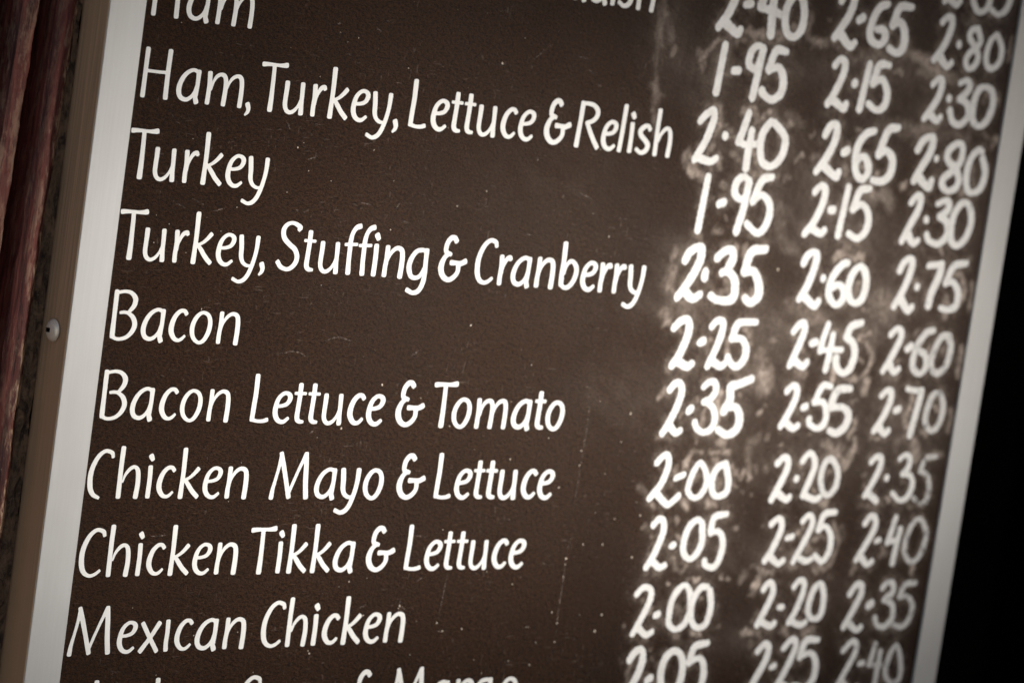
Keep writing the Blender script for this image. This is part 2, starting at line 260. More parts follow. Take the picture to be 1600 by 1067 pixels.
PRICES = [[0,2,"2.65",[["2",[[[582.44,258.15,4.3],[585.62,261.09,3.6],[589.82,259.94,5.11],[590.47,251.97,5.18],[584.03,241.01,4.84],[576.94,235.51,4.05]],
[[582.31,237.42,5.46],[588.27,234.32,3.98],[591.47,237.25,4.31]]],1],[".",[[[601.45,247.39,5.52],[601.72,247.64,5.94]]],1],["6",[[[609.36,258.18,4.51],[604.35,249.03,4.94],
[603.19,240.36,5.0],[608.15,233.69,4.36],[613.62,233.04,3.65],[618.62,237.06,4.94],[618.9,243.96,4.93],[612.69,247.49,3.28],[606.86,244.21,4.06]]],1],["5",[[[640.19,266.4,3.2],
[629.26,264.14,4.62],[627.32,253.15,5.09]],[[627.97,253.23,3.17],[637.01,252.2,4.52],[638.81,245.07,5.16],[636.12,236.98,4.78],[628.99,233.12,3.34],[622.39,235.36,3.81]]],
1]]],[1,0,"2.40",[["2",[[[388.21,225.7,5.1],[390.72,229.24,4.89],[396.29,230.87,4.59],[398.55,226.52,5.87],[397.18,217.56,5.79],[392.44,205.88,5.64],[386.3,197.78,4.93]],
[[391.58,200.69,6.1],[401.84,195.82,5.06],[404.04,197.93,4.91]]],1],[".",[[[405.44,212.98,4.34],[409.88,213.98,4.67]]],1],["4",[[[422.41,227.16,5.65],[418.0,213.54,6.07]],
[[417.49,212.78,4.05],[425.71,212.11,4.41],[436.94,210.37,4.48]],[[427.55,222.18,5.77],[428.39,209.14,6.21],[429.38,198.44,6.22]]],1],["0",[[[446.33,223.51,3.99],
[440.22,217.12,5.47],[439.39,208.53,5.62],[442.35,201.31,5.22],[448.42,198.67,4.05],[454.21,203.59,5.56],[454.84,213.16,5.69],[451.64,221.32,5.34],[446.33,223.51,4.29]]],
1]]],[1,1,"2.65",[["2",[[[485.08,224.85,5.2],[488.15,230.02,4.98],[494.86,231.8,4.86],[496.26,225.71,5.87],[492.86,215.67,5.67],[483.78,202.6,4.98]],[[488.99,204.63,6.35],
[498.14,198.88,5.01],[501.9,201.23,4.57]]],1],[".",[[[502.64,215.11,4.86],[505.82,216.93,5.23]]],1],["6",[[[526.25,227.34,4.14],[520.19,225.16,5.26],[515.37,217.79,5.81],
[513.94,208.39,5.91],[517.16,203.88,4.91],[523.99,202.68,4.34],[528.08,207.04,5.96],[525.54,211.64,4.89],[519.75,211.48,3.99]]],1],["5",[[[548.17,228.23,4.06],
[537.42,226.71,5.62],[533.33,215.95,6.28]],[[533.33,215.95,4.24],[540.28,217.73,4.95],[545.12,211.39,6.37],[545.24,203.03,6.33],[540.21,199.29,4.4],[533.12,201.22,4.65]]],
1]]],[1,2,"2.80",[["2",[[[578.15,222.54,4.46],[581.86,225.93,4.01],[586.49,225.62,5.03],[587.27,219.76,5.38],[582.92,208.23,5.2],[575.46,198.94,4.52]],[[581.47,200.85,5.9],
[588.48,196.06,4.36],[592.43,198.6,4.21]]],1],[".",[[[596.7,210.59,4.62],[596.83,210.61,4.97]]],1],["8",[[[611.04,222.03,3.2],[606.74,220.69,4.43],[605.94,215.89,4.6],
[612.54,210.61,4.4],[616.69,204.6,4.79],[614.15,198.74,4.34],[608.65,196.87,3.45],[605.58,201.27,4.76],[608.21,206.7,4.42],[613.84,210.75,4.36],[616.69,215.36,4.79],
[612.33,222.18,4.59]]],1],["0",[[[630.84,220.38,3.27],[626.01,215.53,4.71],[624.29,206.28,4.83],[627.18,200.1,4.27],[632.74,199.38,3.73],[638.15,204.72,4.78],
[638.22,212.53,4.83],[634.1,218.15,4.48],[630.84,220.38,3.51]]],1]]],[2,0,"1.95",[["1",[[[393.96,187.97,4.87],[392.18,160.82,5.25]]],1],[".",[[[403.8,174.35,4.46],
[407.69,174.75,4.8]]],1],["9",[[[425.3,189.28,3.77],[420.95,190.69,3.82],[416.26,187.6,5.04],[414.93,181.36,5.28],[416.28,178.22,4.4],[421.83,177.39,4.56],
[424.48,183.78,5.26],[425.35,189.05,5.3]],[[425.25,189.51,4.94],[423.74,174.76,5.31],[422.14,160.47,5.31]]],1],["5",[[[444.91,189.75,3.86],[436.14,189.28,5.37],
[432.49,178.03,5.85]],[[432.54,177.79,4.08],[440.27,179.78,4.44],[445.28,174.13,5.89],[445.45,165.59,5.83],[438.34,160.62,4.24],[430.22,163.62,4.74],[429.25,164.94,5.58]]],
1]]],[2,1,"2.15",[["2",[[[487.87,186.18,4.59],[492.22,190.5,3.89],[496.69,188.07,5.37],[495.98,180.25,5.4],[490.7,169.06,5.27],[486.44,162.84,4.66]],[[491.57,165.27,5.4],
[501.03,161.32,4.38],[502.59,163.9,4.87]]],1],[".",[[[507.27,177.26,5.23],[507.56,177.29,5.63]]],1],["1",[[[518.3,189.61,5.1],[515.12,162.65,5.48]]],1],
["5",[[[536.2,191.24,3.63],[526.89,190.26,5.18],[523.64,179.15,5.66]],[[524.36,179.22,4.05],[531.77,181.93,4.3],[537.53,174.63,5.69],[536.82,166.67,5.55],
[530.31,163.1,3.86],[522.27,166.27,4.35]]],1]]],[2,2,"2.30",[["2",[[[578.37,183.9,4.48],[582.81,187.6,3.88],[586.64,185.98,5.4],[585.93,177.88,5.39],[580.49,168.82,5.19],
[575.21,162.31,4.59]],[[580.69,164.82,5.5],[586.75,161.86,4.18],[590.02,164.18,4.37]]],1],[".",[[[595.32,176.53,4.54],[595.62,176.56,4.88]]],1],["3",[[[603.68,187.19,3.72],
[610.15,189.36,3.65],[613.41,185.64,5.45],[609.94,180.73,4.99],[605.35,177.25,4.73]],[[605.35,177.25,3.63],[612.92,174.93,4.8],[616.17,168.12,5.44],[610.0,161.46,4.15],
[601.92,162.75,4.49],[598.09,168.97,5.15]]],0.95],["0",[[[628.75,187.16,3.38],[622.32,184.49,5.22],[619.56,176.58,5.6],[620.49,166.49,5.43],[627.11,161.99,3.65],
[634.1,165.69,5.32],[638.06,175.28,5.68],[635.8,184.28,5.31],[628.75,187.16,3.64]]],0.95]]],[3,0,"2.40",[["2",[[[383.16,143.21,4.42],[387.19,147.3,4.56],
[392.48,150.13,4.07],[393.64,144.64,5.19],[389.73,132.15,5.09],[382.97,120.84,4.5]],[[385.34,121.97,4.75],[395.47,120.47,4.33],[400.26,122.74,3.98]]],1],
[".",[[[404.52,136.25,4.66],[404.78,136.27,5.01]]],1],["4",[[[421.5,150.97,4.91],[418.9,141.29,5.26],[416.45,134.0,5.25]],[[416.5,133.77,3.53],[422.77,132.65,3.74],
[433.27,134.03,3.86]],[[426.02,140.99,4.96],[425.46,129.57,5.34],[425.69,119.15,5.34]]],1],["0",[[[440.53,147.52,4.8],[435.75,141.38,5.36],[434.81,133.21,5.42],
[438.18,123.97,4.92],[446.17,121.75,4.06],[453.23,127.12,5.32],[455.43,135.94,5.53],[452.83,141.46,4.98],[443.98,147.35,4.63]]],1]]],[3,1,"2.65",[["2",[[[488.85,144.4,5.13],
[491.65,149.27,5.24],[496.1,151.61,3.93],[498.61,148.43,5.73],[497.42,139.56,5.67],[491.9,129.35,5.49],[485.76,122.04,4.83]],[[490.46,126.31,5.76],[503.29,120.01,4.74],
[505.56,122.64,5.0]]],1],[".",[[[507.05,135.0,4.83],[510.3,136.5,5.21]]],1],["6",[[[531.8,150.42,4.1],[524.37,147.79,5.1],[518.91,139.93,5.66],[518.76,129.59,5.67],
[522.21,122.48,5.15],[527.79,120.44,4.43],[531.69,125.7,5.77],[528.67,132.38,5.3],[524.64,134.02,3.93],[520.81,131.73,4.85]]],1],["5",[[[553.06,154.3,4.25],
[544.07,151.51,5.72],[538.68,136.67,5.99]],[[539.4,136.73,4.45],[545.47,139.23,4.19],[551.83,134.28,5.95],[551.71,125.3,5.98],[544.73,120.27,4.61],[536.54,120.63,4.06]]],
1]]],[3,2,"2.80",[["2",[[[573.87,142.63,5.3],[577.77,148.49,5.38],[583.89,151.54,4.01],[587.11,149.3,5.98],[585.64,141.11,5.9],[579.05,130.48,5.78],[574.75,123.09,5.2]],
[[578.63,125.91,6.19],[589.28,119.66,4.67],[591.33,123.87,5.44]]],1],[".",[[[592.65,138.41,4.08],[592.73,138.41,4.39]]],1],["8",[[[614.59,149.14,4.06],[608.48,148.62,4.47],
[602.74,143.55,5.46],[604.07,138.08,5.04],[612.15,133.64,4.88],[616.8,127.37,5.56],[615.09,121.61,5.13],[607.93,119.03,3.64],[601.64,122.63,5.28],[602.82,127.3,5.23],
[609.46,131.9,5.0],[615.75,138.02,5.45],[616.46,144.71,5.59],[614.59,149.14,4.37]]],1],["0",[[[635.75,146.34,3.5],[631.62,147.01,4.49],[625.78,141.91,5.49],
[623.51,131.99,5.64],[625.86,122.43,5.37],[631.25,119.75,3.76],[639.06,123.43,5.45],[641.35,133.41,5.7],[636.87,141.8,5.49]]],1]]],[4,0,"1.95",[["1",[[[396.08,111.37,4.63],
[394.05,80.42,4.98]]],1],[".",[[[408.14,96.49,4.61],[411.87,97.71,4.97]]],1],["9",[[[430.06,111.41,4.07],[425.47,113.91,3.86],[420.13,110.64,5.23],[419.55,103.96,5.2],
[424.98,100.56,3.81],[429.22,102.78,5.29],[430.36,110.01,5.43]],[[430.06,111.41,5.05],[429.11,97.05,5.43],[425.7,81.55,5.42]]],1],["5",[[[448.91,115.51,4.05],
[440.64,112.71,5.21],[435.83,100.4,5.46]],[[435.83,100.4,4.4],[442.48,104.23,3.87],[449.57,99.95,5.2],[451.23,92.38,5.6],[448.16,84.47,5.32],[442.61,81.7,3.88],
[433.44,86.37,4.35]]],1]]],[4,1,"2.15",[["2",[[[487.51,109.52,4.63],[491.93,113.51,4.07],[496.26,111.64,5.32],[496.14,104.29,5.47],[491.06,92.19,5.32],[484.07,83.91,4.65]],
[[489.24,87.67,5.11],[497.7,84.79,4.35],[500.78,86.96,4.49]]],1],[".",[[[503.26,99.65,4.65],[506.09,99.85,5.0]]],1],["1",[[[516.46,114.39,4.82],[513.46,84.83,5.19]]],
1],["5",[[[535.62,115.1,3.9],[527.32,112.99,5.25],[523.34,101.81,5.56]],[[523.34,101.81,4.12],[531.39,104.86,3.92],[538.03,98.37,5.52],[537.91,89.4,5.58],
[531.09,83.98,4.11],[522.52,86.41,3.97]]],0.97]]],[4,2,"2.30",[["2",[[[575.71,109.56,4.75],[579.98,113.91,4.31],[584.08,112.69,5.4],[583.5,105.56,5.49],
[577.65,95.04,5.4],[572.45,85.1,4.86]],[[577.58,88.97,6.09],[583.26,84.26,4.51],[587.41,86.04,4.14]]],1],[".",[[[592.02,99.66,4.53],[592.32,99.68,4.87]]],
1],["3",[[[600.75,110.35,3.96],[607.11,112.85,3.71],[611.3,111.62,5.17],[610.87,106.98,5.2],[604.22,102.43,4.75]],[[604.22,102.43,3.72],[611.94,99.38,4.99],
[613.91,91.31,5.43],[606.84,85.22,4.1],[597.98,86.71,3.99],[594.86,90.08,4.88]]],1],["0",[[[628.23,112.84,3.69],[622.29,111.38,5.06],[617.74,104.39,5.59],
[617.01,94.59,5.61],[619.51,87.56,5.09],[625.53,85.36,4.1],[632.17,90.42,5.49],[635.36,99.93,5.71],[633.35,108.05,5.45],[628.23,112.84,3.97]]],1]]],[5,0,"2.35",[["2",[[[387.74,62.14,5.32],
[390.32,67.0,5.36],[397.45,70.5,4.39],[399.84,68.52,5.82],[399.36,61.4,5.85],[393.72,50.68,5.7],[385.75,40.35,5.05]],[[390.88,43.91,5.95],[397.92,40.0,4.84],
[403.67,42.43,4.54]]],1],[".",[[[405.44,56.06,5.15],[405.42,52.97,5.54]]],1],["3",[[[413.49,65.07,5.1],[418.95,69.21,5.06],[424.81,70.04,4.81],[426.48,65.36,6.15],
[424.17,60.45,6.05]],[[419.01,56.34,4.51],[422.78,57.5,4.33],[428.81,54.48,5.42],[431.7,48.88,6.1],[431.45,42.14,5.97],[425.19,39.91,4.53],[417.04,40.47,4.32],
[412.63,42.4,4.63]]],1],["5",[[[452.83,72.47,4.55],[441.04,70.07,6.0],[437.79,58.34,6.44]],[[438.23,57.88,4.3],[445.64,58.3,5.11],[451.36,50.88,6.29],[452.14,44.14,6.48],
[446.87,40.0,4.9],[441.29,42.15,4.8]]],1]]],[5,1,"2.60",[["2",[[[487.31,66.26,5.23],[489.54,70.55,5.33],[494.59,73.31,3.96],[498.05,70.57,5.71],[496.99,62.64,5.76],
[493.07,51.6,5.68],[488.29,44.47,5.01]],[[491.35,46.59,5.78],[501.92,40.7,4.66],[505.26,43.33,4.87]]],1],[".",[[[506.31,57.73,4.52],[506.45,57.73,4.87]]],
1],["6",[[[526.67,68.29,3.9],[522.48,67.55,5.06],[515.95,61.22,5.53],[513.23,54.14,5.72],[514.08,47.23,5.37],[521.03,42.1,3.89],[526.71,45.87,5.68],[526.08,51.82,5.42],
[521.09,54.55,3.88],[516.42,52.81,4.6]]],1],["0",[[[537.96,66.94,3.73],[532.96,63.16,5.59],[530.22,56.03,5.8],[531.67,48.11,5.44],[538.13,43.93,3.92],[543.99,47.22,5.7],
[545.69,55.85,5.85],[543.12,63.73,5.45],[537.96,66.94,4.01]]],1]]],[5,2,"2.75",[["2",[[[574.96,66.52,4.97],[577.88,71.76,5.08],[583.28,74.61,3.65],[585.87,71.71,5.49],
[584.52,62.98,5.48],[580.15,52.57,5.4],[574.63,43.91,4.79]],[[580.36,48.51,6.06],[588.05,41.74,4.64],[591.72,43.96,4.43]]],1],[".",[[[593.57,57.09,4.48],
[593.72,57.1,4.82]]],1],["7",[[[601.36,71.07,3.93],[613.79,72.55,4.25]],[[613.47,72.28,5.73],[613.15,65.57,6.14],[608.18,54.0,6.11],[606.96,46.22,6.15]]],
1],["5",[[[637.62,74.7,3.87],[625.67,71.95,5.1],[620.42,61.33,5.56]],[[620.55,60.82,3.65],[627.39,61.7,4.15],[633.69,55.29,5.55],[633.36,46.96,5.55],[626.2,44.03,4.02],
[618.98,44.73,3.68]]],0.95]]],[6,0,"2.25",[["2",[[[386.9,22.21,4.75],[391.02,25.94,4.8],[396.57,27.6,4.02],[399.08,23.44,5.48],[398.28,16.27,5.52],[393.93,5.64,5.44],
[389.53,0.02,4.78]],[[394.61,2.33,5.2],[401.73,-0.29,4.58],[405.64,1.52,4.38]]],1],[".",[[[409.56,14.42,4.48],[412.36,15.3,4.82]]],1],["2",[[[417.47,24.22,4.4],
[421.07,27.73,4.17],[425.83,27.46,4.35],[426.84,22.7,5.08],[424.21,12.98,5.05],[418.76,0.76,4.51]],[[423.67,2.85,4.7],[429.47,0.87,4.27],[433.7,3.19,4.11]]],
1],["5",[[[454.17,28.46,3.72],[441.34,27.66,4.22],[437.82,25.09,5.4],[435.89,18.25,5.5]],[[435.32,17.75,3.62],[444.19,17.61,4.13],[448.82,11.97,5.43],[448.24,5.14,5.49],
[442.97,1.08,4.3],[437.83,2.85,4.35],[434.43,6.12,4.78]]],0.95]]],[6,1,"2.45",[["2",[[[487.84,24.27,4.69],[492.46,28.91,4.67],[496.33,29.07,4.77],[497.07,24.16,5.41],
[493.63,14.14,5.36],[488.89,3.59,4.8]],[[492.56,6.19,5.04],[500.38,2.98,4.31],[503.37,5.56,4.64]]],1],[".",[[[505.33,17.56,4.57],[508.72,18.43,4.93]]],1],
["4",[[[517.38,29.49,4.49],[514.61,19.41,4.83],[513.8,13.4,4.84]],[[513.8,13.4,3.21],[523.01,14.24,3.42],[533.12,14.62,3.4]],[[523.14,23.24,4.52],[522.36,10.71,4.87],
[521.09,1.91,4.87]]],1],["5",[[[547.5,32.04,4.21],[538.53,29.39,5.26],[535.65,22.75,5.72]],[[535.88,21.75,3.9],[541.55,19.46,5.01],[545.24,13.05,5.79],[543.04,3.38,5.66],
[536.43,0.15,3.89],[530.33,4.47,5.17],[528.94,8.94,5.62]]],0.95]]],[6,2,"2.60",[["2",[[[576.23,25.91,4.43],[581.02,29.68,3.87],[585.63,27.83,5.02],[585.19,21.67,5.24],
[579.42,10.71,5.14],[574.11,2.77,4.59]],[[579.63,6.63,5.78],[584.47,2.18,4.11],[588.52,4.36,4.19]]],1],[".",[[[593.46,17.37,4.49],[596.83,19.3,4.83]]],1],
["6",[[[616.28,30.13,3.82],[609.72,28.31,4.78],[603.65,21.36,5.25],[600.63,11.45,5.34],[602.09,5.32,4.77],[609.08,1.92,3.79],[614.13,6.75,5.39],[611.63,13.91,4.76],
[604.75,16.76,3.84]]],0.85],["0",[[[630.21,27.59,3.92],[624.36,25.8,5.06],[620.02,17.84,5.37],[618.02,9.99,5.37],[621.83,3.88,4.19],[628.96,3.59,4.68],[634.36,10.55,5.44],
[635.22,19.97,5.43],[632.02,26.62,5.23]]],0.8]]],[7,0,"2.35",[["2",[[[390.89,-14.44,4.34],[394.1,-11.02,4.29],[398.57,-10.41,3.96],[400.96,-15.6,4.92],[398.81,-24.26,4.92],
[394.71,-32.96,4.86],[390.04,-40.46,4.34]],[[396.15,-36.76,5.03],[400.71,-39.8,4.05],[404.41,-38.53,3.8]]],1],[".",[[[408.86,-26.58,4.47],[410.58,-25.29,4.81]]],
1],["3",[[[418.39,-11.76,4.0],[422.77,-8.74,3.75],[427.64,-9.57,4.17],[428.76,-14.85,4.78],[425.0,-19.3,4.35],[420.31,-20.87,3.91]],[[421.87,-20.34,3.48],
[428.79,-24.53,4.24],[431.56,-31.26,4.78],[429.44,-37.12,4.57],[423.82,-39.16,3.47],[418.09,-37.32,3.78],[415.29,-33.52,4.31]]],1],["5",[[[457.51,-6.01,4.67],
[446.66,-9.74,4.98],[440.93,-11.61,5.99],[441.8,-18.88,6.09],[438.18,-25.77,6.0]],[[440.13,-23.78,4.07],[447.58,-23.61,4.6],[452.35,-29.85,6.0],[451.08,-36.73,5.92],
[443.65,-40.28,4.45],[435.59,-37.49,4.33]]],1]]],[7,1,"2.55",[["2",[[[490.03,-12.71,4.46],[494.54,-9.11,3.98],[498.51,-10.98,5.0],[498.52,-17.45,5.24],[493.65,-27.5,5.15],
[489.09,-34.05,4.58]],[[494.04,-32.47,4.9],[500.36,-35.34,4.15],[504.29,-33.77,4.06]]],1],[".",[[[506.39,-22.34,4.32],[508.86,-21.53,4.65]]],1],["5",[[[528.93,-8.63,3.26],
[520.94,-8.61,4.63],[515.95,-18.51,5.0]],[[516.72,-18.74,3.25],[523.97,-18.81,3.91],[527.97,-25.26,5.02],[527.03,-32.33,4.97],[521.09,-34.96,3.56],[514.78,-32.57,4.05],
[513.39,-29.59,4.81]]],1],["5",[[[546.71,-9.4,4.01],[535.92,-10.45,5.07],[532.09,-16.1,5.95],[531.77,-21.14,5.98]],[[532.61,-21.63,3.87],[542.09,-21.41,4.09],
[548.27,-25.83,5.82],[546.95,-32.96,5.9],[539.92,-37.66,4.67],[533.01,-36.26,4.02]]],0.88]]],[7,2,"2.70",[["2",[[[576.65,-12.92,4.35],[581.2,-9.72,3.9],
[585.33,-11.15,4.94],[585.26,-17.32,5.22],[580.23,-28.23,5.12],[574.39,-35.53,4.51]],[[579.17,-33.39,5.38],[584.66,-37.41,4.0],[587.96,-35.29,4.32]]],1],
[".",[[[591.62,-22.32,4.14],[594.75,-21.32,4.45]]],1],["7",[[[599.92,-8.17,3.26],[613.33,-9.36,3.52]],[[613.66,-9.09,5.03],[613.15,-15.08,5.41],[610.44,-29.69,5.4],
[609.21,-37.51,5.4]]],0.95],["0",[[[631.45,-9.91,3.16],[624.93,-12.17,4.79],[622.14,-20.07,5.04],[621.8,-28.42,4.85],[627.98,-34.58,3.42],[633.74,-32.38,4.87],
[637.21,-23.92,5.1],[635.97,-15.55,4.9],[631.45,-9.91,3.4]]],0.75]]],[8,0,"2.00",[["2",[[[389.39,-57.92,3.99],[393.81,-54.04,3.98],[397.73,-53.99,4.05],
[399.02,-60.23,4.59],[395.76,-69.86,4.54],[391.06,-75.65,4.42],[387.56,-79.25,3.94]],[[392.46,-76.12,4.62],[402.37,-82.85,3.77],[407.8,-80.43,3.83],[411.22,-77.77,3.99]]],
1],[".",[[[406.71,-67.15,3.36],[412.85,-64.84,3.62]]],1],["0",[[[425.01,-57.57,2.91],[421.25,-61.97,4.26],[418.3,-70.23,4.3],[418.75,-75.57,3.86],[424.8,-78.96,3.1],
[430.23,-76.03,4.21],[432.84,-69.19,4.32],[429.95,-61.9,3.95],[425.01,-57.57,3.13]]],1],["0",[[[446.03,-57.85,3.91],[439.87,-60.84,4.6],[437.15,-67.21,4.79],
[438.8,-75.02,4.45],[443.5,-77.95,3.43],[450.48,-75.48,4.73],[450.95,-68.11,4.75],[446.82,-58.33,4.61]]],0.97]]],[8,1,"2.20",[["2",[[[491.41,-57.4,4.4],
[495.94,-53.87,4.14],[500.05,-54.82,4.61],[500.91,-60.31,5.15],[496.62,-69.85,5.09],[491.04,-79.87,4.55]],[[496.64,-76.36,4.79],[503.81,-79.85,4.04],[506.69,-78.34,4.2]]],
1],[".",[[[510.23,-66.87,4.33],[510.37,-66.87,4.66]]],1],["2",[[[513.48,-55.68,4.35],[518.82,-50.59,3.63],[524.05,-54.56,4.64],[524.69,-60.62,4.99],[520.67,-71.75,4.96],
[518.31,-77.32,4.46]],[[519.75,-77.31,4.29],[529.73,-79.83,3.96],[533.76,-78.3,3.88]]],0.97],["0",[[[539.21,-53.89,3.8],[533.94,-56.48,4.63],[532.11,-66.13,4.66],
[535.88,-74.74,4.13],[541.47,-76.76,3.8],[546.93,-71.65,4.74],[547.05,-62.47,4.61],[541.75,-55.39,4.27]]],0.85]]],[8,2,"2.35",[["2",[[[576.78,-55.54,4.12],
[580.59,-52.41,3.84],[585.24,-52.88,4.25],[585.81,-58.55,4.8],[580.77,-69.44,4.73],[575.4,-77.2,4.2]],[[578.44,-75.65,4.6],[587.21,-80.81,4.19]]],1],[".",[[[593.59,-65.74,4.12],
[593.74,-65.74,4.44]]],1],["3",[[[603.67,-53.19,3.81],[608.44,-50.53,3.18],[612.92,-53.09,4.44],[612.73,-58.83,4.67],[608.32,-63.04,4.43]],[[609.09,-63.04,2.84],
[616.42,-64.56,3.73],[619.35,-70.3,4.72],[616.43,-77.65,4.49],[609.31,-80.27,3.06],[601.27,-75.59,3.5]]],0.95],["5",[[[638.3,-51.23,2.97],[628.47,-52.92,3.92],
[624.89,-60.83,4.26]],[[624.89,-60.83,2.81],[631.9,-63.93,3.65],[636.03,-71.28,4.27],[635.04,-80.25,4.29],[630.05,-82.36,2.8],[622.13,-78.69,3.03]]],0.6]]],
[9,0,"2.05",[["2",[[[394.11,-95.37,4.13],[397.68,-92.01,3.9],[401.82,-92.99,4.18],[403.11,-99.29,4.69],[400.29,-107.97,4.68],[397.18,-115.19,4.65],[393.4,-120.7,4.14]],
[[398.33,-117.63,4.51],[404.3,-121.11,3.82],[408.3,-119.72,3.71]]],1],[".",[[[411.51,-107.99,3.95],[413.27,-107.52,4.25]]],1],["0",[[[434.71,-94.11,3.13],
[429.63,-92.38,3.77],[424.35,-96.02,4.68],[421.39,-104.29,4.76],[422.35,-112.11,4.41],[427.87,-116.09,3.38],[433.32,-113.22,4.68],[436.51,-105.89,4.81],
[434.68,-95.58,4.71]]],1],["5",[[[454.0,-88.78,3.48],[444.16,-90.72,4.44],[442.42,-98.57,4.72]],[[442.16,-100.54,3.36],[449.46,-99.6,3.37],[454.15,-105.56,4.6],
[453.98,-114.46,4.77],[449.96,-121.33,4.21],[442.24,-120.22,3.33],[441.04,-117.74,4.42]]],1]]],[9,1,"2.25",[["2",[[[494.44,-95.39,4.2],[499.35,-91.9,3.77],
[503.35,-93.93,4.65],[503.37,-100.47,4.93],[498.08,-112.0,4.87],[493.42,-118.23,4.32]],[[498.25,-116.03,4.66],[505.56,-120.16,3.86],[509.8,-118.3,3.96]]],
1],[".",[[[510.26,-104.21,3.5],[515.06,-103.18,3.77]]],1],["2",[[[521.92,-93.51,4.02],[526.2,-89.97,3.67],[530.18,-91.51,4.26],[530.7,-97.1,4.65],[524.71,-109.26,4.6],
[518.95,-119.09,4.12]],[[525.08,-117.4,3.99],[530.52,-119.0,3.8],[535.29,-117.53,3.54]]],1],["5",[[[550.59,-87.74,3.53],[540.68,-89.5,4.63],[537.62,-98.67,4.93]],
[[537.62,-98.67,3.63],[543.89,-97.18,3.41],[549.71,-103.36,4.74],[550.33,-112.6,4.99],[545.19,-119.2,3.95],[537.76,-115.52,3.53]]],1]]],[9,2,"2.40",[["2",[[[579.98,-95.31,4.41],
[584.19,-90.66,4.06],[589.12,-92.23,4.48],[589.81,-98.47,4.96],[583.87,-108.83,4.87],[577.06,-118.61,4.35]],[[582.12,-117.64,5.02],[587.65,-121.88,3.76],
[592.13,-119.86,3.97]]],1],[".",[[[593.41,-106.73,3.46],[596.16,-106.08,3.72]]],0.95],["4",[[[608.55,-91.78,4.44],[605.6,-103.8,4.77],[604.15,-107.46,4.75]],
[[604.22,-107.72,3.39],[610.86,-106.47,3.65]],[[614.55,-99.15,4.47],[613.16,-109.64,4.8],[612.01,-121.19,4.8]]],0.92],["0",[[[630.88,-92.39,2.88],[625.49,-96.05,4.32],
[621.9,-103.93,4.44],[621.57,-112.36,4.31],[626.33,-119.28,3.46],[632.87,-120.43,3.85],[639.11,-113.62,4.48],[640.52,-103.02,4.44],[636.36,-95.58,3.89],
[630.88,-92.39,3.1]]],0.7]]],[10,0,"2.00",[["2",[[[389.17,-136.82,3.91],[393.62,-133.04,3.68],[399.73,-134.14,3.65],[400.83,-139.5,4.47],[397.45,-148.65,4.45],
[390.44,-160.83,3.98]],[[395.48,-158.32,4.25],[401.45,-161.91,3.65],[406.04,-160.2,3.6]]],1],[".",[[[406.95,-150.13,3.91],[409.14,-149.55,4.21]]],1],["0",[[[428.56,-132.28,2.9],
[423.02,-134.62,4.27],[418.98,-140.9,4.47],[418.23,-150.19,4.43],[419.45,-156.11,3.9],[425.44,-159.24,3.34],[432.15,-155.99,4.42],[435.14,-147.69,4.51],
[433.07,-137.78,4.26],[428.56,-132.28,3.12]]],1],["0",[[[447.11,-133.64,3.29],[441.75,-134.03,4.36],[436.51,-141.31,4.66],[436.44,-150.68,4.54],[439.73,-156.71,3.86],
[444.92,-158.84,3.55],[450.46,-156.03,4.68],[452.48,-146.15,4.68],[449.69,-136.17,4.54]]],1]]],[10,1,"2.20",[["2",[[[496.27,-136.15,4.45],[500.37,-132.2,4.02],
[504.39,-134.3,4.6],[504.9,-139.87,5.04],[501.07,-148.39,5.0],[495.5,-158.6,4.48]],[[499.39,-156.95,4.36],[507.11,-159.71,4.04],[510.67,-158.03,4.12]]],
1],[".",[[[512.74,-147.92,3.55],[515.83,-147.9,3.82]]],1],["2",[[[523.25,-135.18,4.13],[527.43,-131.19,3.79],[532.15,-132.81,4.31],[532.18,-139.46,4.69],
[528.12,-150.61,4.66],[523.22,-157.89,4.14]],[[526.81,-157.74,3.98],[533.79,-159.74,3.82],[538.92,-158.19,3.61]]],0.97],["0",[[[546.23,-133.59,3.38],[541.88,-137.1,4.79],
[539.31,-145.26,4.84],[540.2,-152.47,4.47],[545.44,-156.22,3.28],[551.53,-153.81,4.85],[552.27,-144.02,4.83],[549.77,-136.24,4.49],[546.23,-133.59,3.64]]],
0.97]]],[10,2,"2.35",[["2",[[[576.18,-140.94,4.53],[580.91,-135.31,4.49],[586.23,-135.42,4.23],[586.81,-141.17,5.05],[581.62,-151.49,4.99],[575.05,-162.26,4.47]],
[[580.75,-160.86,4.62],[587.7,-164.73,3.83],[591.44,-162.86,4.15]]],0.97],[".",[[[595.46,-148.96,5.07],[598.2,-147.61,5.46]]],0.97],["3",[[[606.56,-137.4,4.17],
[611.12,-133.81,3.73],[616.15,-135.49,4.26],[616.62,-140.77,4.77],[609.97,-145.37,4.44]],[[610.75,-145.39,3.13],[618.63,-149.28,4.2],[620.38,-156.73,4.86],
[614.86,-162.93,4.15],[606.96,-162.16,3.34],[603.53,-157.32,4.29]]],0.85],["5",[[[637.89,-134.85,3.11],[627.89,-135.72,4.2],[624.29,-143.59,4.58]],[[624.41,-144.12,3.03],
[632.15,-143.77,3.14],[638.42,-150.3,4.5],[636.63,-159.31,4.61],[630.67,-163.93,3.6],[622.42,-162.09,2.95]]],0.75]]],[11,0,"2.05",[["2",[[[391.36,-176.65,4.81],
[394.97,-171.92,4.89],[400.04,-171.13,4.08],[401.9,-177.06,5.27],[399.27,-186.72,5.29],[392.88,-197.18,5.23],[388.26,-203.3,4.68]],[[393.48,-200.14,4.83],
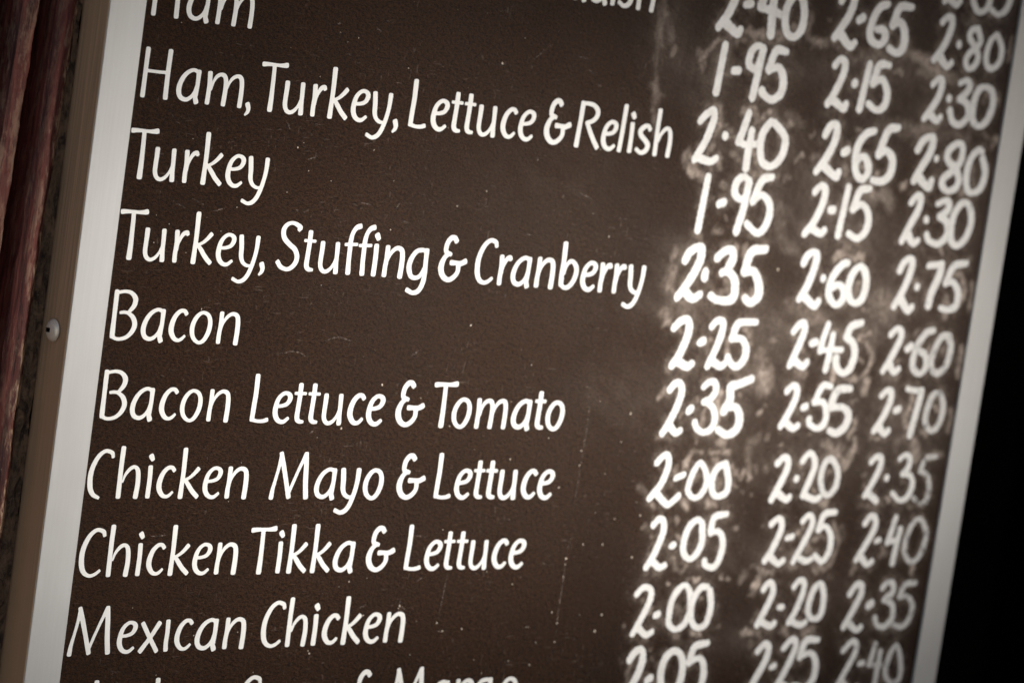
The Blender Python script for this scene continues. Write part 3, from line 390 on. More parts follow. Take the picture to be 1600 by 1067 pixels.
[400.78,-203.92,4.3],[405.13,-202.66,4.19]]],1],[".",[[[408.13,-189.89,4.4],[410.71,-188.58,4.74]]],1],["0",[[[432.69,-174.77,4.07],[426.86,-172.58,4.21],
[420.94,-176.31,5.25],[418.65,-184.58,5.28],[420.48,-193.53,4.94],[425.86,-200.2,3.82],[431.75,-199.48,5.16],[436.11,-191.25,5.4],[436.07,-181.33,5.22],
[432.69,-174.77,4.38]]],1],["5",[[[454.48,-168.59,3.86],[444.01,-170.72,4.86],[441.21,-180.04,5.09]],[[441.21,-180.04,3.94],[449.6,-177.88,3.49],[454.1,-183.04,4.89],
[454.84,-193.06,5.15],[450.43,-201.35,4.75],[443.35,-200.02,3.52]]],1]]],[11,1,"2.25",[["2",[[[499.84,-175.34,4.57],[505.29,-170.96,4.11],[509.11,-173.76,5.08],
[507.72,-182.11,5.23],[500.71,-194.05,5.19],[497.01,-201.51,4.67]],[[501.72,-198.67,4.94],[507.95,-202.78,4.04],[511.94,-201.43,4.14]]],1],[".",[[[513.94,-186.03,3.66],
[516.8,-185.3,3.94]]],1],["2",[[[522.68,-174.24,4.34],[528.6,-169.06,4.18],[532.78,-170.74,4.58],[532.51,-176.9,4.94],[526.66,-189.77,4.9],[520.13,-199.5,4.37]],
[[526.18,-197.46,4.21],[533.29,-200.09,3.92],[537.36,-198.73,3.9]]],1],["5",[[[552.94,-169.87,3.58],[541.99,-170.28,4.92],[538.72,-180.21,5.26]],[[538.72,-180.21,3.91],
[548.18,-178.24,3.48],[554.05,-184.68,5.07],[554.11,-194.8,5.33],[547.7,-200.74,4.41],[539.57,-198.83,3.47]]],1]]],[11,2,"2.40",[["2",[[[578.22,-177.77,4.02],
[584.94,-172.5,3.94],[589.71,-173.45,4.13],[590.03,-179.77,4.64],[583.59,-191.33,4.59],[577.0,-202.06,4.11]],[[581.8,-198.34,4.32],[591.11,-204.28,3.48],
[596.33,-202.14,3.74]]],0.97],[".",[[[595.71,-187.08,3.43],[599.05,-186.66,3.69]]],0.95],["4",[[[608.4,-174.88,4.19],[605.56,-187.47,4.51]],[[604.58,-188.22,2.87],
[616.26,-188.68,3.1]],[[614.19,-179.85,4.19],[613.64,-197.34,4.51],[613.4,-201.31,4.52]]],0.8],["0",[[[629.72,-176.42,3.02],[623.96,-181.8,4.55],[622.09,-193.7,4.43],
[628.33,-200.37,2.98],[636.25,-199.11,4.55],[636.14,-188.67,4.44],[629.72,-176.42,3.24]]],0.8]]]]
SMEARS = [[[[426.8,73.5,2.6],[429.3,71.3,2.9],[429.1,68.9,3.0]],0.3],[[[436.2,73.6,3.0],[434.8,67.3,3.0]],0.25],[[[424.1,51.4,4.5],[426.2,47.6,4.7],[422.9,44.6,4.4]],
0.35],[[[446.6,47.7,4.1],[445.8,44.8,3.4],[439.1,44.4,2.9]],0.4],[[[379.5,65.9,4.2],[377.3,63.9,4.2]],0.3],[[[378.0,57.3,6.5],[378.1,50.8,6.5],[376.5,46.0,6.4]],
0.22],[[[390.2,36.3,3.2],[376.7,45.1,3.2]],0.2],[[[514.6,70.6,4.6],[517.0,72.7,4.0],[522.6,73.5,3.6]],0.35],[[[532.5,71.6,4.6],[535.8,73.3,3.7],[539.8,71.5,4.1]],
0.35],[[[556.8,46.3,12.7],[563.6,42.6,11.9],[573.3,40.0,11.4]],0.16],[[[538.4,55.5,4.4],[538.4,49.0,4.4]],0.3],[[[546.8,41.3,3.5],[550.7,40.5,3.5]],0.3],
[[[481.4,40.7,8.2],[493.6,36.4,7.9],[508.4,34.1,7.8]],0.13],[[[627.0,66.3,3.1],[635.2,65.2,3.9],[639.0,57.6,4.7],[637.0,48.2,4.8]],0.4],[[[623.3,49.6,6.7],
[624.7,47.1,6.7]],0.4],[[[611.5,81.9,2.6],[613.1,78.4,2.6]],0.2],[[[624.0,40.3,4.4],[625.2,38.3,4.4]],0.25],[[[646.3,62.2,4.4],[647.7,46.6,4.4]],0.35],[[[583.3,61.9,4.0],
[595.6,61.5,4.1]],0.12],[[[565.4,47.8,11.5],[570.8,37.9,11.5]],0.15],[[[392.6,152.5,3.0],[397.6,150.6,3.7],[398.5,143.7,3.9],[397.5,135.6,3.9]],0.3],[[[416.3,150.0,3.4],
[421.1,153.1,2.9],[427.3,152.0,3.4],[430.5,146.6,3.9]],0.35],[[[434.1,148.8,3.6],[438.7,152.6,2.8],[446.4,149.0,3.2]],0.4],[[[375.9,123.5,6.8],[379.2,117.3,6.4],
[385.8,113.6,5.7],[391.5,111.2,5.6]],0.3],[[[399.8,140.5,2.9],[403.2,143.2,2.9]],0.25],[[[410.3,134.6,2.1],[411.7,134.5,2.1]],0.35],[[[413.4,126.7,4.5],
[418.1,123.3,4.5]],0.3],[[[396.1,129.9,3.8],[393.7,125.9,3.8]],0.35],[[[402.9,123.0,4.5],[404.3,119.3,4.5]],0.35],[[[430.5,128.1,3.7],[434.2,123.6,3.7]],
0.3],[[[456.2,148.0,3.0],[459.1,147.3,3.0]],0.3],[[[467.0,127.3,3.0],[472.6,130.7,3.0]],0.3],[[[453.8,131.0,8.2],[453.0,150.1,7.8],[466.9,149.9,5.7]],0.12],
[[[433.1,115.9,4.4],[453.1,118.5,4.4]],0.2],[[[407.8,140.3,3.8],[408.8,138.5,3.8]],0.2],[[[515.4,149.0,3.1],[519.5,149.8,3.1]],0.25],[[[523.5,135.9,3.5],
[527.3,135.2,4.1],[532.7,130.7,4.4]],0.35],[[[521.7,127.9,4.0],[526.0,128.2,4.0]],0.3],[[[510.4,126.5,5.5],[512.9,122.2,5.5]],0.28],[[[475.5,142.5,2.5],
[479.3,144.3,2.5]],0.3],[[[494.7,132.5,3.5],[495.6,128.7,3.5]],0.3],[[[481.5,131.4,4.7],[486.1,129.8,4.7]],0.2],[[[539.4,124.3,2.5],[541.6,124.0,2.5]],0.4],
[[[564.8,117.3,3.5],[567.8,120.5,3.5]],0.25],[[[540.6,112.5,4.5],[551.0,115.8,4.5]],0.2],[[[621.6,120.6,4.2],[624.3,119.2,4.2]],0.4],[[[629.2,134.5,4.6],
[632.0,126.5,4.6]],0.25],[[[646.0,156.5,3.9],[648.8,154.7,3.9]],0.4],[[[565.1,119.3,3.5],[567.7,118.0,3.5]],0.22],[[[634.8,156.5,3.7],[644.9,151.2,3.8]],
0.2],[[[558.4,153.8,9.9],[589.3,151.5,10.0]],0.12],[[[596.5,153.2,6.0],[619.6,154.2,6.1]],0.12],[[[389.1,190.7,3.4],[383.5,186.4,3.5],[378.7,181.2,3.8],
[378.2,174.7,3.8],[377.0,170.9,3.8]],0.35],[[[411.2,198.7,5.3],[416.8,197.5,5.1],[423.8,199.2,5.4]],0.35],[[[435.0,200.5,4.9],[438.9,198.6,4.9]],0.35],[[[396.3,193.8,4.6],
[407.0,193.6,4.6],[436.2,195.0,4.7]],0.15],[[[457.5,213.5,3.5],[461.5,211.1,4.1],[460.7,199.6,3.8],[474.4,197.3,2.9]],0.2],[[[447.6,205.7,4.2],[449.2,204.4,4.2]],
0.35],[[[375.0,183.6,3.8],[375.7,177.2,3.8]],0.25],[[[398.4,208.9,3.1],[399.4,210.4,3.1]],0.2],[[[402.6,170.7,2.9],[391.5,173.3,2.9]],0.12],[[[391.1,172.3,2.5],
[394.3,166.2,2.5]],0.3],[[[466.0,197.3,5.2],[477.2,197.6,5.2]],0.3],[[[512.1,197.5,7.8],[527.0,199.1,7.8]],0.15],[[[519.5,212.4,4.0],[525.1,213.5,4.0],[529.3,211.1,4.8]],
0.35],[[[476.5,212.8,2.2],[478.0,212.5,2.3]],0.2],[[[544.3,201.0,8.5],[567.5,197.5,9.0],[581.0,191.9,9.8]],0.2],[[[534.1,212.6,3.3],[538.2,211.1,3.3]],0.1],
[[[502.8,191.1,5.1],[523.4,195.8,5.1]],0.13],[[[544.1,189.1,2.4],[547.1,188.9,2.5]],0.2],[[[483.5,200.7,4.1],[486.8,198.6,4.1]],0.3],[[[558.0,199.6,6.5],
[567.3,198.1,6.8],[578.6,194.2,7.1]],0.25],[[[596.9,226.0,4.6],[610.0,226.2,4.7]],0.13],[[[629.3,223.7,3.0],[633.5,223.3,3.1]],0.2],[[[647.1,220.5,4.0],
[646.6,214.3,4.0],[647.4,205.7,4.0]],0.3],[[[606.5,229.6,3.1],[609.5,228.3,3.1]],0.15],[[[565.0,189.3,7.4],[587.4,190.6,7.4],[595.4,189.4,7.7]],0.25],[[[643.3,183.0,3.9],
[642.8,178.8,3.9]],0.25],[[[610.7,190.4,3.6],[616.0,187.9,3.6]],0.25],[[[565.5,155.4,6.1],[587.6,158.4,6.2]],0.12],[[[646.2,155.5,3.2],[649.6,154.7,3.2]],
0.3],[[[630.9,181.8,3.8],[629.3,178.5,3.8]],0.2],[[[542.4,189.9,3.6],[547.1,188.9,3.6]],0.2],[[[340.9,206.2,3.7],[343.6,181.1,3.7]],0.16],[[[337.5,204.9,2.8],
[341.4,167.2,2.8],[348.7,131.3,2.8]],0.12],[[[343.8,201.6,4.2],[351.3,186.5,4.3]],0.14],[[[342.9,162.8,5.6],[348.1,140.5,5.6]],0.1],[[[354.3,181.4,3.7],
[353.0,178.5,3.7]],0.22],[[[339.5,157.9,3.8],[350.3,154.4,3.9]],0.08],[[[380.5,114.1,2.6],[386.0,112.7,2.6],[390.8,111.7,2.6]],0.4],[[[408.5,108.8,4.1],
[412.2,107.2,4.1]],0.25],[[[400.2,101.1,3.0],[401.9,99.3,3.0]],0.2],[[[408.5,80.9,4.2],[412.6,80.2,4.2]],0.25],[[[414.9,88.0,2.0],[417.1,87.2,2.0]],0.2],
[[[393.6,76.2,2.8],[399.0,75.6,2.8]],0.2],[[[459.7,116.6,2.9],[465.4,116.1,2.9]],0.2],[[[459.0,97.7,8.1],[466.2,77.9,7.6],[479.6,73.9,6.0]],0.1],[[[423.6,110.0,2.1],
[426.6,108.8,2.6],[425.9,105.9,2.7]],0.25],[[[535.8,117.6,4.2],[538.2,113.3,4.2]],0.3],[[[521.4,78.4,3.0],[526.0,77.7,3.0]],0.22],[[[515.6,72.1,4.6],[522.3,74.5,4.6]],
0.3],[[[531.5,110.8,6.9],[548.1,109.1,6.9],[555.2,110.6,7.5]],0.14],[[[566.6,119.4,4.1],[566.3,117.4,4.1]],0.25],[[[517.5,83.1,7.9],[540.4,78.6,8.0]],0.1],
[[[527.1,72.8,4.2],[539.2,74.5,4.2]],0.3],[[[592.7,79.8,2.6],[596.0,78.9,2.6]],0.2],[[[610.4,83.4,3.7],[613.0,78.9,3.7]],0.25],[[[562.1,119.1,3.0],[568.4,118.1,3.0]],
0.2],[[[548.9,112.1,10.5],[557.3,107.7,10.5]],0.15],[[[643.0,78.7,3.6],[638.6,77.4,3.6]],0.2],[[[433.3,16.2,3.9],[433.2,11.9,3.9],[434.8,7.6,3.8]],0.5],
[[[447.8,23.1,3.7],[451.3,19.4,3.9],[453.0,15.0,4.0]],0.25],[[[416.8,16.5,2.3],[418.2,15.9,2.3]],0.3],[[[415.6,12.6,2.6],[417.0,8.9,2.6]],0.25],[[[391.3,21.7,2.6],
[394.2,19.9,2.6]],0.25],[[[462.8,7.6,11.0],[466.0,2.8,11.2],[471.8,-7.8,11.3]],0.25],[[[385.5,-0.8,2.9],[387.2,-2.7,2.9]],0.3],[[[381.8,26.5,4.4],[378.2,24.9,4.4]],
0.3],[[[444.4,23.0,2.6],[447.7,23.6,2.6]],0.25],[[[470.7,19.2,3.8],[473.1,17.8,3.9]],0.15],[[[381.9,29.3,5.6],[375.8,30.4,5.6]],0.2],[[[557.9,25.4,2.8],
[548.6,24.3,3.1],[545.6,21.1,3.7]],0.5],[[[550.3,19.8,2.9],[555.0,19.0,3.3],[561.3,14.1,4.2],[561.0,6.0,4.3],[552.5,-2.4,3.7],[546.3,-1.1,2.9]],0.42],[[[527.3,1.9,3.6],
[529.6,-5.1,3.6]],0.45],[[[559.8,-5.2,4.5],[560.9,-12.8,4.5]],0.3],[[[550.9,7.7,2.2],[553.2,7.3,2.2]],0.4],[[[496.3,-1.1,4.5],[504.2,-1.4,4.5]],0.22],[[[523.3,25.7,3.5],
[527.8,24.9,3.5]],0.2],[[[488.7,20.4,2.5],[489.6,19.4,2.5]],0.3],[[[498.0,13.8,2.2],[499.6,12.9,2.2]],0.25],[[[500.0,33.2,5.8],[514.7,31.9,5.9]],0.12],[[[614.0,20.2,3.7],
[612.2,18.1,3.0],[607.5,18.4,2.5]],0.35],[[[631.0,24.5,4.7],[629.3,18.2,4.7]],0.25],[[[583.2,10.8,3.1],[587.2,10.0,3.1]],0.25],[[[645.8,18.8,4.8],[646.1,11.0,4.8],
[646.4,3.6,4.8]],0.45],[[[576.8,-0.6,5.6],[587.6,-1.3,5.6]],0.15],[[[599.3,26.8,3.6],[601.8,29.0,3.6]],0.3],[[[559.1,33.3,15.0],[559.2,23.2,15.0]],0.12],
[[[382.7,-18.9,3.1],[383.7,-17.5,3.0],[387.6,-14.5,2.9]],0.5],[[[434.9,-14.9,3.7],[432.6,-20.1,3.8],[432.7,-25.4,3.7],[435.1,-32.2,3.6]],0.5],[[[422.9,-25.1,3.3],
[422.5,-29.5,3.3],[422.2,-34.8,3.3]],0.3],[[[395.6,-15.3,3.2],[397.0,-18.6,3.2]],0.25],[[[403.0,-28.5,1.7],[404.3,-28.5,1.7]],0.3],[[[413.9,-20.5,1.9],[416.0,-21.0,1.9]],
0.2],[[[419.8,-42.1,3.1],[420.7,-43.6,3.1]],0.2],[[[468.8,-26.1,2.5],[470.8,-25.5,2.5]],0.4],[[[472.7,-21.5,2.5],[474.2,-22.0,2.5]],0.25],[[[438.0,-45.7,3.9],
[441.9,-44.7,3.9]],0.25],[[[478.5,-41.7,2.5],[480.6,-41.6,2.5]],0.25],[[[468.4,-2.0,9.1],[468.0,-9.9,9.1]],0.25],[[[449.3,-15.8,2.9],[451.0,-17.2,2.9]],
0.2],[[[386.4,-43.1,2.8],[391.0,-43.5,2.8],[400.3,-44.4,2.9]],0.15],[[[465.1,-44.4,6.1],[471.4,-41.3,6.1]],0.15],[[[555.1,-29.8,3.8],[556.1,-34.3,3.9],[552.5,-41.0,3.9]],
0.5],[[[560.9,-3.2,5.3],[560.9,-6.7,5.3],[558.5,-12.4,5.2]],0.3],[[[559.1,-44.0,4.4],[560.8,-48.0,4.4],[554.1,-51.2,3.9]],0.25],[[[493.0,-46.9,2.5],[493.8,-47.4,2.5]],
0.2],[[[514.7,-38.6,2.2],[515.5,-39.1,2.2]],0.2],[[[539.9,-2.3,3.5],[550.5,-3.5,3.5]],0.3],[[[528.2,-2.1,3.4],[529.4,-4.1,3.4]],0.4],[[[553.7,-17.1,2.7],
[546.4,-17.8,2.7]],0.2],[[[535.5,-50.4,6.1],[542.6,-49.3,6.1]],0.22],[[[530.4,-43.9,4.5],[538.0,-45.3,4.5]],0.15],[[[572.6,-40.7,3.0],[581.8,-41.6,3.0]],
0.2],[[[606.6,-13.7,4.7],[604.4,-20.5,4.7],[602.8,-26.7,4.6],[606.3,-31.8,4.3]],0.5],[[[628.6,-17.8,3.1],[636.0,-22.4,3.1]],0.4],[[[636.0,-15.6,4.6],[638.3,-21.8,4.7]],
0.25],[[[619.4,-34.7,3.3],[624.6,-36.7,3.3]],0.3],[[[614.4,-43.2,6.5],[619.3,-50.4,6.5],[621.3,-52.5,6.2]],0.25],[[[645.1,-20.6,4.0],[646.6,-33.2,4.0]],
0.25],[[[601.1,-39.2,7.6],[597.6,-43.9,7.6]],0.15],[[[575.7,-41.2,3.3],[580.1,-40.6,3.4]],0.15],[[[558.4,-5.3,6.0],[558.1,-10.4,6.0]],0.15],[[[630.8,-13.6,2.9],
[627.8,-14.2,2.9]],0.2],[[[631.8,-50.3,2.9],[639.4,-49.1,2.9]],0.2],[[[412.1,-61.1,4.2],[412.8,-56.7,4.2],[415.2,-52.3,3.9],[420.2,-50.6,3.1],[425.9,-52.2,3.0]],
0.38],[[[433.7,-50.9,2.9],[438.0,-52.1,2.9],[442.6,-51.5,3.0],[449.5,-51.9,2.9]],0.35],[[[452.8,-60.7,3.4],[459.4,-66.1,2.9],[462.8,-62.6,3.9],[466.1,-61.6,3.1],
[469.4,-65.5,3.8]],0.35],[[[417.2,-80.9,4.5],[418.9,-84.3,4.5]],0.35],[[[434.6,-80.9,4.0],[437.7,-82.9,3.6],[443.1,-82.4,3.9]],0.3],[[[440.4,-66.7,4.9],
[443.8,-73.0,4.2],[443.7,-69.1,5.2]],0.35],[[[436.8,-56.0,3.0],[440.5,-57.4,3.0]],0.3],[[[391.2,-82.8,2.3],[392.7,-83.8,2.3]],0.4],[[[456.0,-72.5,2.0],[458.3,-73.5,2.0]],
0.3],[[[472.2,-76.9,2.0],[472.9,-77.2,2.0]],0.3],[[[424.6,-61.9,3.4],[423.9,-68.3,3.4]],0.2],[[[404.5,-61.1,3.3],[405.0,-70.3,3.3],[400.3,-69.8,2.4]],0.2],
[[[439.4,-45.7,3.2],[442.5,-47.6,3.2]],0.2],[[[464.1,-49.3,4.7],[467.6,-59.1,4.8]],0.15],[[[472.3,-58.1,3.2],[474.3,-61.0,3.2]],0.18],[[[463.4,-75.0,2.2],
[465.0,-75.9,2.2]],0.18],[[[378.7,-72.3,4.4],[383.0,-74.2,4.4]],0.12],[[[545.6,-52.8,4.5],[549.1,-55.3,4.9],[551.5,-59.4,4.1],[554.1,-57.8,5.0]],0.35],[[[559.9,-47.5,3.8],
[557.5,-53.2,3.7],[554.0,-57.3,3.6]],0.28],[[[536.8,-81.9,3.9],[540.4,-81.9,4.9],[544.0,-78.3,5.4]],0.4],[[[537.5,-62.5,4.4],[540.2,-61.5,4.4]],0.3],[[[526.8,-73.2,2.2],
[529.8,-73.7,2.2]],0.3],[[[492.3,-46.9,2.5],[493.8,-47.4,2.5]],0.25],[[[481.5,-59.0,3.4],[482.9,-62.0,3.4]],0.2],[[[511.9,-58.2,2.4],[513.7,-59.7,2.4]],
0.2],[[[558.1,-43.0,4.4],[559.8,-47.0,4.4]],0.25],[[[570.5,-64.3,3.1],[572.2,-64.8,3.1]],0.2],[[[596.9,-79.8,2.9],[598.7,-80.8,2.9]],0.25],[[[515.9,-63.2,2.2],
[516.7,-63.7,2.2]],0.2],[[[529.0,-44.4,6.0],[547.0,-46.2,6.0]],0.14],[[[614.6,-43.7,6.6],[617.2,-48.3,6.6],[619.8,-52.5,6.6]],0.3],[[[634.0,-52.9,3.1],[638.4,-51.8,3.2],
[643.4,-49.6,3.4]],0.25],[[[609.8,-69.3,2.6],[612.2,-69.8,2.6]],0.25],[[[596.1,-79.8,2.7],[599.2,-79.8,2.7]],0.25],[[[572.6,-70.0,3.5],[573.7,-71.5,3.5]],
0.15],[[[593.0,-82.9,3.1],[594.7,-83.4,3.1]],0.15],[[[385.7,-97.2,2.9],[387.7,-94.4,2.9]],0.35],[[[410.9,-92.1,2.6],[412.4,-93.0,2.6]],0.35],[[[416.0,-100.8,3.1],
[417.4,-102.8,3.1]],0.45],[[[419.1,-122.3,2.5],[423.1,-122.4,2.9],[427.3,-120.0,3.1]],0.25],[[[415.4,-117.4,4.2],[417.3,-119.9,4.3]],0.2],[[[418.6,-84.3,3.4],
[418.1,-85.3,3.4]],0.4],[[[435.4,-84.3,3.0],[444.2,-84.3,3.0]],0.3],[[[463.2,-96.2,2.7],[464.0,-96.7,2.7]],0.3],[[[456.0,-127.4,2.4],[457.5,-127.9,2.4]],
0.3],[[[462.5,-128.5,2.6],[463.9,-128.5,2.6]],0.25],[[[413.6,-131.0,2.6],[414.4,-131.5,2.6]],0.3],[[[395.2,-102.1,2.3],[396.0,-103.1,2.3]],0.2],[[[402.7,-107.0,2.0],
[405.7,-108.5,2.0]],0.25],[[[435.7,-118.2,3.0],[436.6,-119.2,3.0]],0.2],[[[393.9,-111.8,2.9],[395.6,-113.7,2.9]],0.2],[[[436.0,-129.2,2.4],[437.1,-129.5,2.4]],
0.55],[[[399.8,-124.9,2.4],[406.5,-125.5,2.4]],0.13],[[[483.1,-120.8,3.5],[489.2,-122.9,3.5]],0.25],[[[489.7,-132.0,5.0],[488.1,-134.5,5.0]],0.4],[[[535.2,-105.8,3.7],
[537.5,-106.3,3.7]],0.45],[[[531.2,-110.9,4.3],[530.1,-113.9,4.3]],0.4],[[[541.8,-123.8,6.2],[543.6,-121.7,4.5],[547.7,-123.9,4.6]],0.32],[[[550.9,-95.7,3.6],
[555.1,-104.4,3.7],[556.0,-114.7,3.8],[553.1,-121.4,3.8],[551.2,-122.9,3.6]],0.25],[[[518.7,-101.6,3.3],[519.8,-100.1,3.3]],0.5],[[[505.6,-110.6,3.0],[507.1,-111.1,3.0]],
0.25],[[[539.3,-102.8,3.2],[542.6,-104.3,3.2]],0.25],[[[493.2,-125.5,4.1],[491.1,-125.5,4.1]],0.25],[[[499.2,-126.6,3.5],[502.8,-127.2,3.5]],0.28],[[[574.3,-126.4,4.5],
[576.6,-123.3,4.5]],0.25],[[[522.5,-96.0,3.4],[523.3,-96.6,3.4]],0.25],[[[489.0,-96.4,2.7],[487.8,-97.4,2.7]],0.15],[[[517.4,-121.9,3.0],[521.9,-122.4,3.0]],
0.15],[[[515.4,-106.1,2.5],[516.9,-106.6,2.5]],0.25],[[[599.8,-115.3,4.4],[601.1,-114.2,4.4]],0.15],[[[634.4,-123.6,4.7],[633.6,-126.8,4.7]],0.6],[[[575.6,-125.3,3.7],
[577.7,-124.9,3.7]],0.22],[[[597.8,-110.0,3.9],[603.7,-115.3,3.9]],0.15],[[[573.1,-84.9,3.2],[588.8,-84.4,3.3]],0.15],[[[619.6,-84.5,2.7],[632.9,-84.5,2.7]],
0.15],[[[558.7,-100.3,6.7],[559.4,-103.4,6.7]],0.1],[[[394.3,-139.8,3.3],[395.3,-141.3,3.3]],0.3],[[[438.0,-161.6,3.1],[442.3,-162.7,3.2],[446.3,-162.4,3.5]],
0.33],[[[403.1,-147.3,2.7],[402.7,-148.8,2.7]],0.4],[[[413.6,-131.0,2.6],[414.4,-131.5,2.6]],0.35],[[[435.4,-129.5,2.5],[437.1,-129.5,2.5]],0.55],[[[456.7,-127.4,2.4],
[457.5,-127.6,2.4]],0.35],[[[463.2,-128.5,2.5],[463.9,-128.8,2.5]],0.3],[[[423.9,-145.4,4.7],[427.4,-149.5,4.8]],0.18],[[[442.4,-140.5,2.7],[443.2,-141.0,2.7]],
0.25],[[[461.2,-158.3,3.1],[462.6,-158.4,3.1]],0.15],[[[485.2,-163.1,4.7],[489.4,-163.2,4.7]],0.35],[[[381.2,-155.0,1.9],[381.9,-155.2,1.9]],0.2],[[[430.0,-129.4,2.4],
[431.2,-128.9,2.4]],0.25],[[[426.2,-162.7,2.4],[427.6,-163.2,2.4]],0.15],[[[488.0,-134.0,3.6],[489.6,-131.5,3.6],[490.7,-130.0,3.6]],0.4],[[[486.6,-163.1,3.9],
[492.3,-163.3,3.7],[500.4,-165.1,3.7]],0.35],[[[519.2,-162.6,5.0],[522.6,-164.8,5.0]],0.33],[[[539.8,-163.8,6.7],[540.9,-162.3,5.2],[546.2,-162.9,4.6]],
0.35],[[[490.3,-154.2,5.0],[492.0,-152.2,5.0]],0.15],[[[491.0,-170.3,3.0],[494.0,-171.5,3.0]],0.15],[[[485.3,-140.9,4.0],[488.4,-139.0,4.0]],0.15],[[[524.0,-138.8,3.8],
[525.4,-138.3,3.8]],0.15],[[[495.6,-126.6,4.0],[504.3,-127.2,4.1]],0.2],[[[536.2,-150.8,3.4],[537.0,-151.4,3.4]],0.2],[[[476.4,-128.7,5.7],[477.4,-126.7,5.7]],
0.2],[[[554.1,-129.1,3.0],[557.2,-129.7,3.0]],0.1],[[[391.0,-178.1,3.4],[390.7,-186.4,3.3],[392.0,-189.3,3.2]],0.22],[[[409.1,-176.8,2.2],[410.5,-177.4,2.2]],
0.25],[[[406.7,-171.4,2.0],[408.0,-171.4,2.0]],0.2],[[[441.1,-163.2,2.9],[446.4,-162.9,2.9]],0.3],[[[383.7,-177.3,2.4],[385.1,-177.9,2.4]],0.15],[[[427.4,-162.3,3.2],
[429.0,-163.3,3.2]],0.15],[[[394.1,-177.2,3.9],[392.4,-178.6,3.9]],0.3]]
CLOUDS = [[349,187,18,29,0.1],[386,169,21,22,0.14],[453,180,33,11,0.1],[537,188,41,10,0.12],[430,138,32,19,0.12],[468,112,33,27,0.1],[524,92,47,24,0.1],
[571,55,42,25,0.12],[383,57,21,19,0.12],[388,34,37,11,0.14],[471,23,28,24,0.13],[539,25,35,16,0.12],[586,-22,37,25,0.1],[462,-9,33,24,0.12],[455,-56,45,24,0.09],
[538,-47,48,25,0.09],[623,-46,32,22,0.06],[368,-19,47,23,0.05],[292,113,59,29,0.04],[274,83,73,36,0.03],[439,-107,44,24,0.06],[497,-120,35,17,0.08],[560,-142,49,26,0.05],
[484,-164,34,17,0.07],[584,165,37,24,0.08],[626,95,25,25,0.06]]
FLECKS = [[109.9,92.2,0.41],[232.8,17.0,0.76],[168.3,65.5,0.45],[177.2,-17.6,0.76],[204.8,-24.2,0.41],[153.8,-41.8,0.69],[138.6,-46.8,0.34],[227.8,-39.2,0.45],
[275.2,-57.0,0.55],[314.9,-73.0,0.59],[301.6,-44.6,0.48],[165.4,150.9,0.41],[228.9,160.1,0.76],[101.1,103.4,0.55],[125.0,88.1,0.34],[211.4,81.2,0.55],[166.0,91.3,0.34],
[230.5,90.6,0.52],[325.0,71.8,0.69],[465.7,61.0,1.03],[233.7,-97.1,0.41],[173.2,-125.2,0.48],[185.1,-123.6,0.34],[238.7,-150.0,0.62],[243.6,-154.6,0.52],
[257.4,-153.9,0.52],[305.6,-154.2,0.41],[314.7,-163.6,0.41],[210.5,-139.5,0.62],[209.9,-140.9,0.34],[186.1,-144.2,0.55],[153.1,-164.1,0.69],[152.0,-162.6,0.41],
[37.2,-136.2,0.34],[76.9,-151.8,0.38],[104.3,-150.9,0.34],[87.3,-81.3,0.31],[415.4,-115.7,0.62],[307.5,-154.3,0.34],[323.6,-146.1,0.62],[328.8,-152.7,0.62],
[329.0,-163.7,0.62],[363.2,-148.7,0.76],[359.5,-158.2,0.9],[328.4,-114.6,0.83],[328.5,-125.5,0.62],[328.6,-118.0,0.48],[380.5,-114.5,0.83],[355.4,-106.6,0.55],
[340.2,-106.4,0.62],[312.3,-176.7,0.52],[311.7,-176.3,0.34],[295.7,-173.8,0.48],[276.8,-180.1,0.45],[222.6,-167.3,0.41],[328.0,-51.6,0.55],[328.2,-60.2,0.45],
[362.3,-29.3,0.69],[280.8,-3.4,0.48],[21.6,49.4,0.34],[21.0,63.1,0.34],[29.2,59.2,0.31],[41.2,45.5,0.31],[68.4,70.3,0.34],[36.6,102.4,0.31],[60.6,57.7,0.28],
[449.4,-28.9,0.34],[269.8,-121.5,0.38],[290.2,-128.9,0.52],[242.4,-119.6,0.34],[223.8,-148.5,0.28],[399.6,-165.3,0.31],[269.7,-172.0,0.31],[117.7,-173.1,0.34],
[382.2,-89.6,0.69],[362.0,-91.4,0.48],[304.5,48.6,0.41],[345.4,-148.2,0.34],[398.0,-141.9,0.45],[346.1,-87.6,0.34],[349.1,-64.9,0.34],[358.0,-46.0,0.45],
[154.8,118.5,0.34],[130.2,162.9,0.38],[109.1,140.8,0.34],[263.8,110.6,0.34],[197.6,122.3,0.34],[242.2,175.3,0.38]]
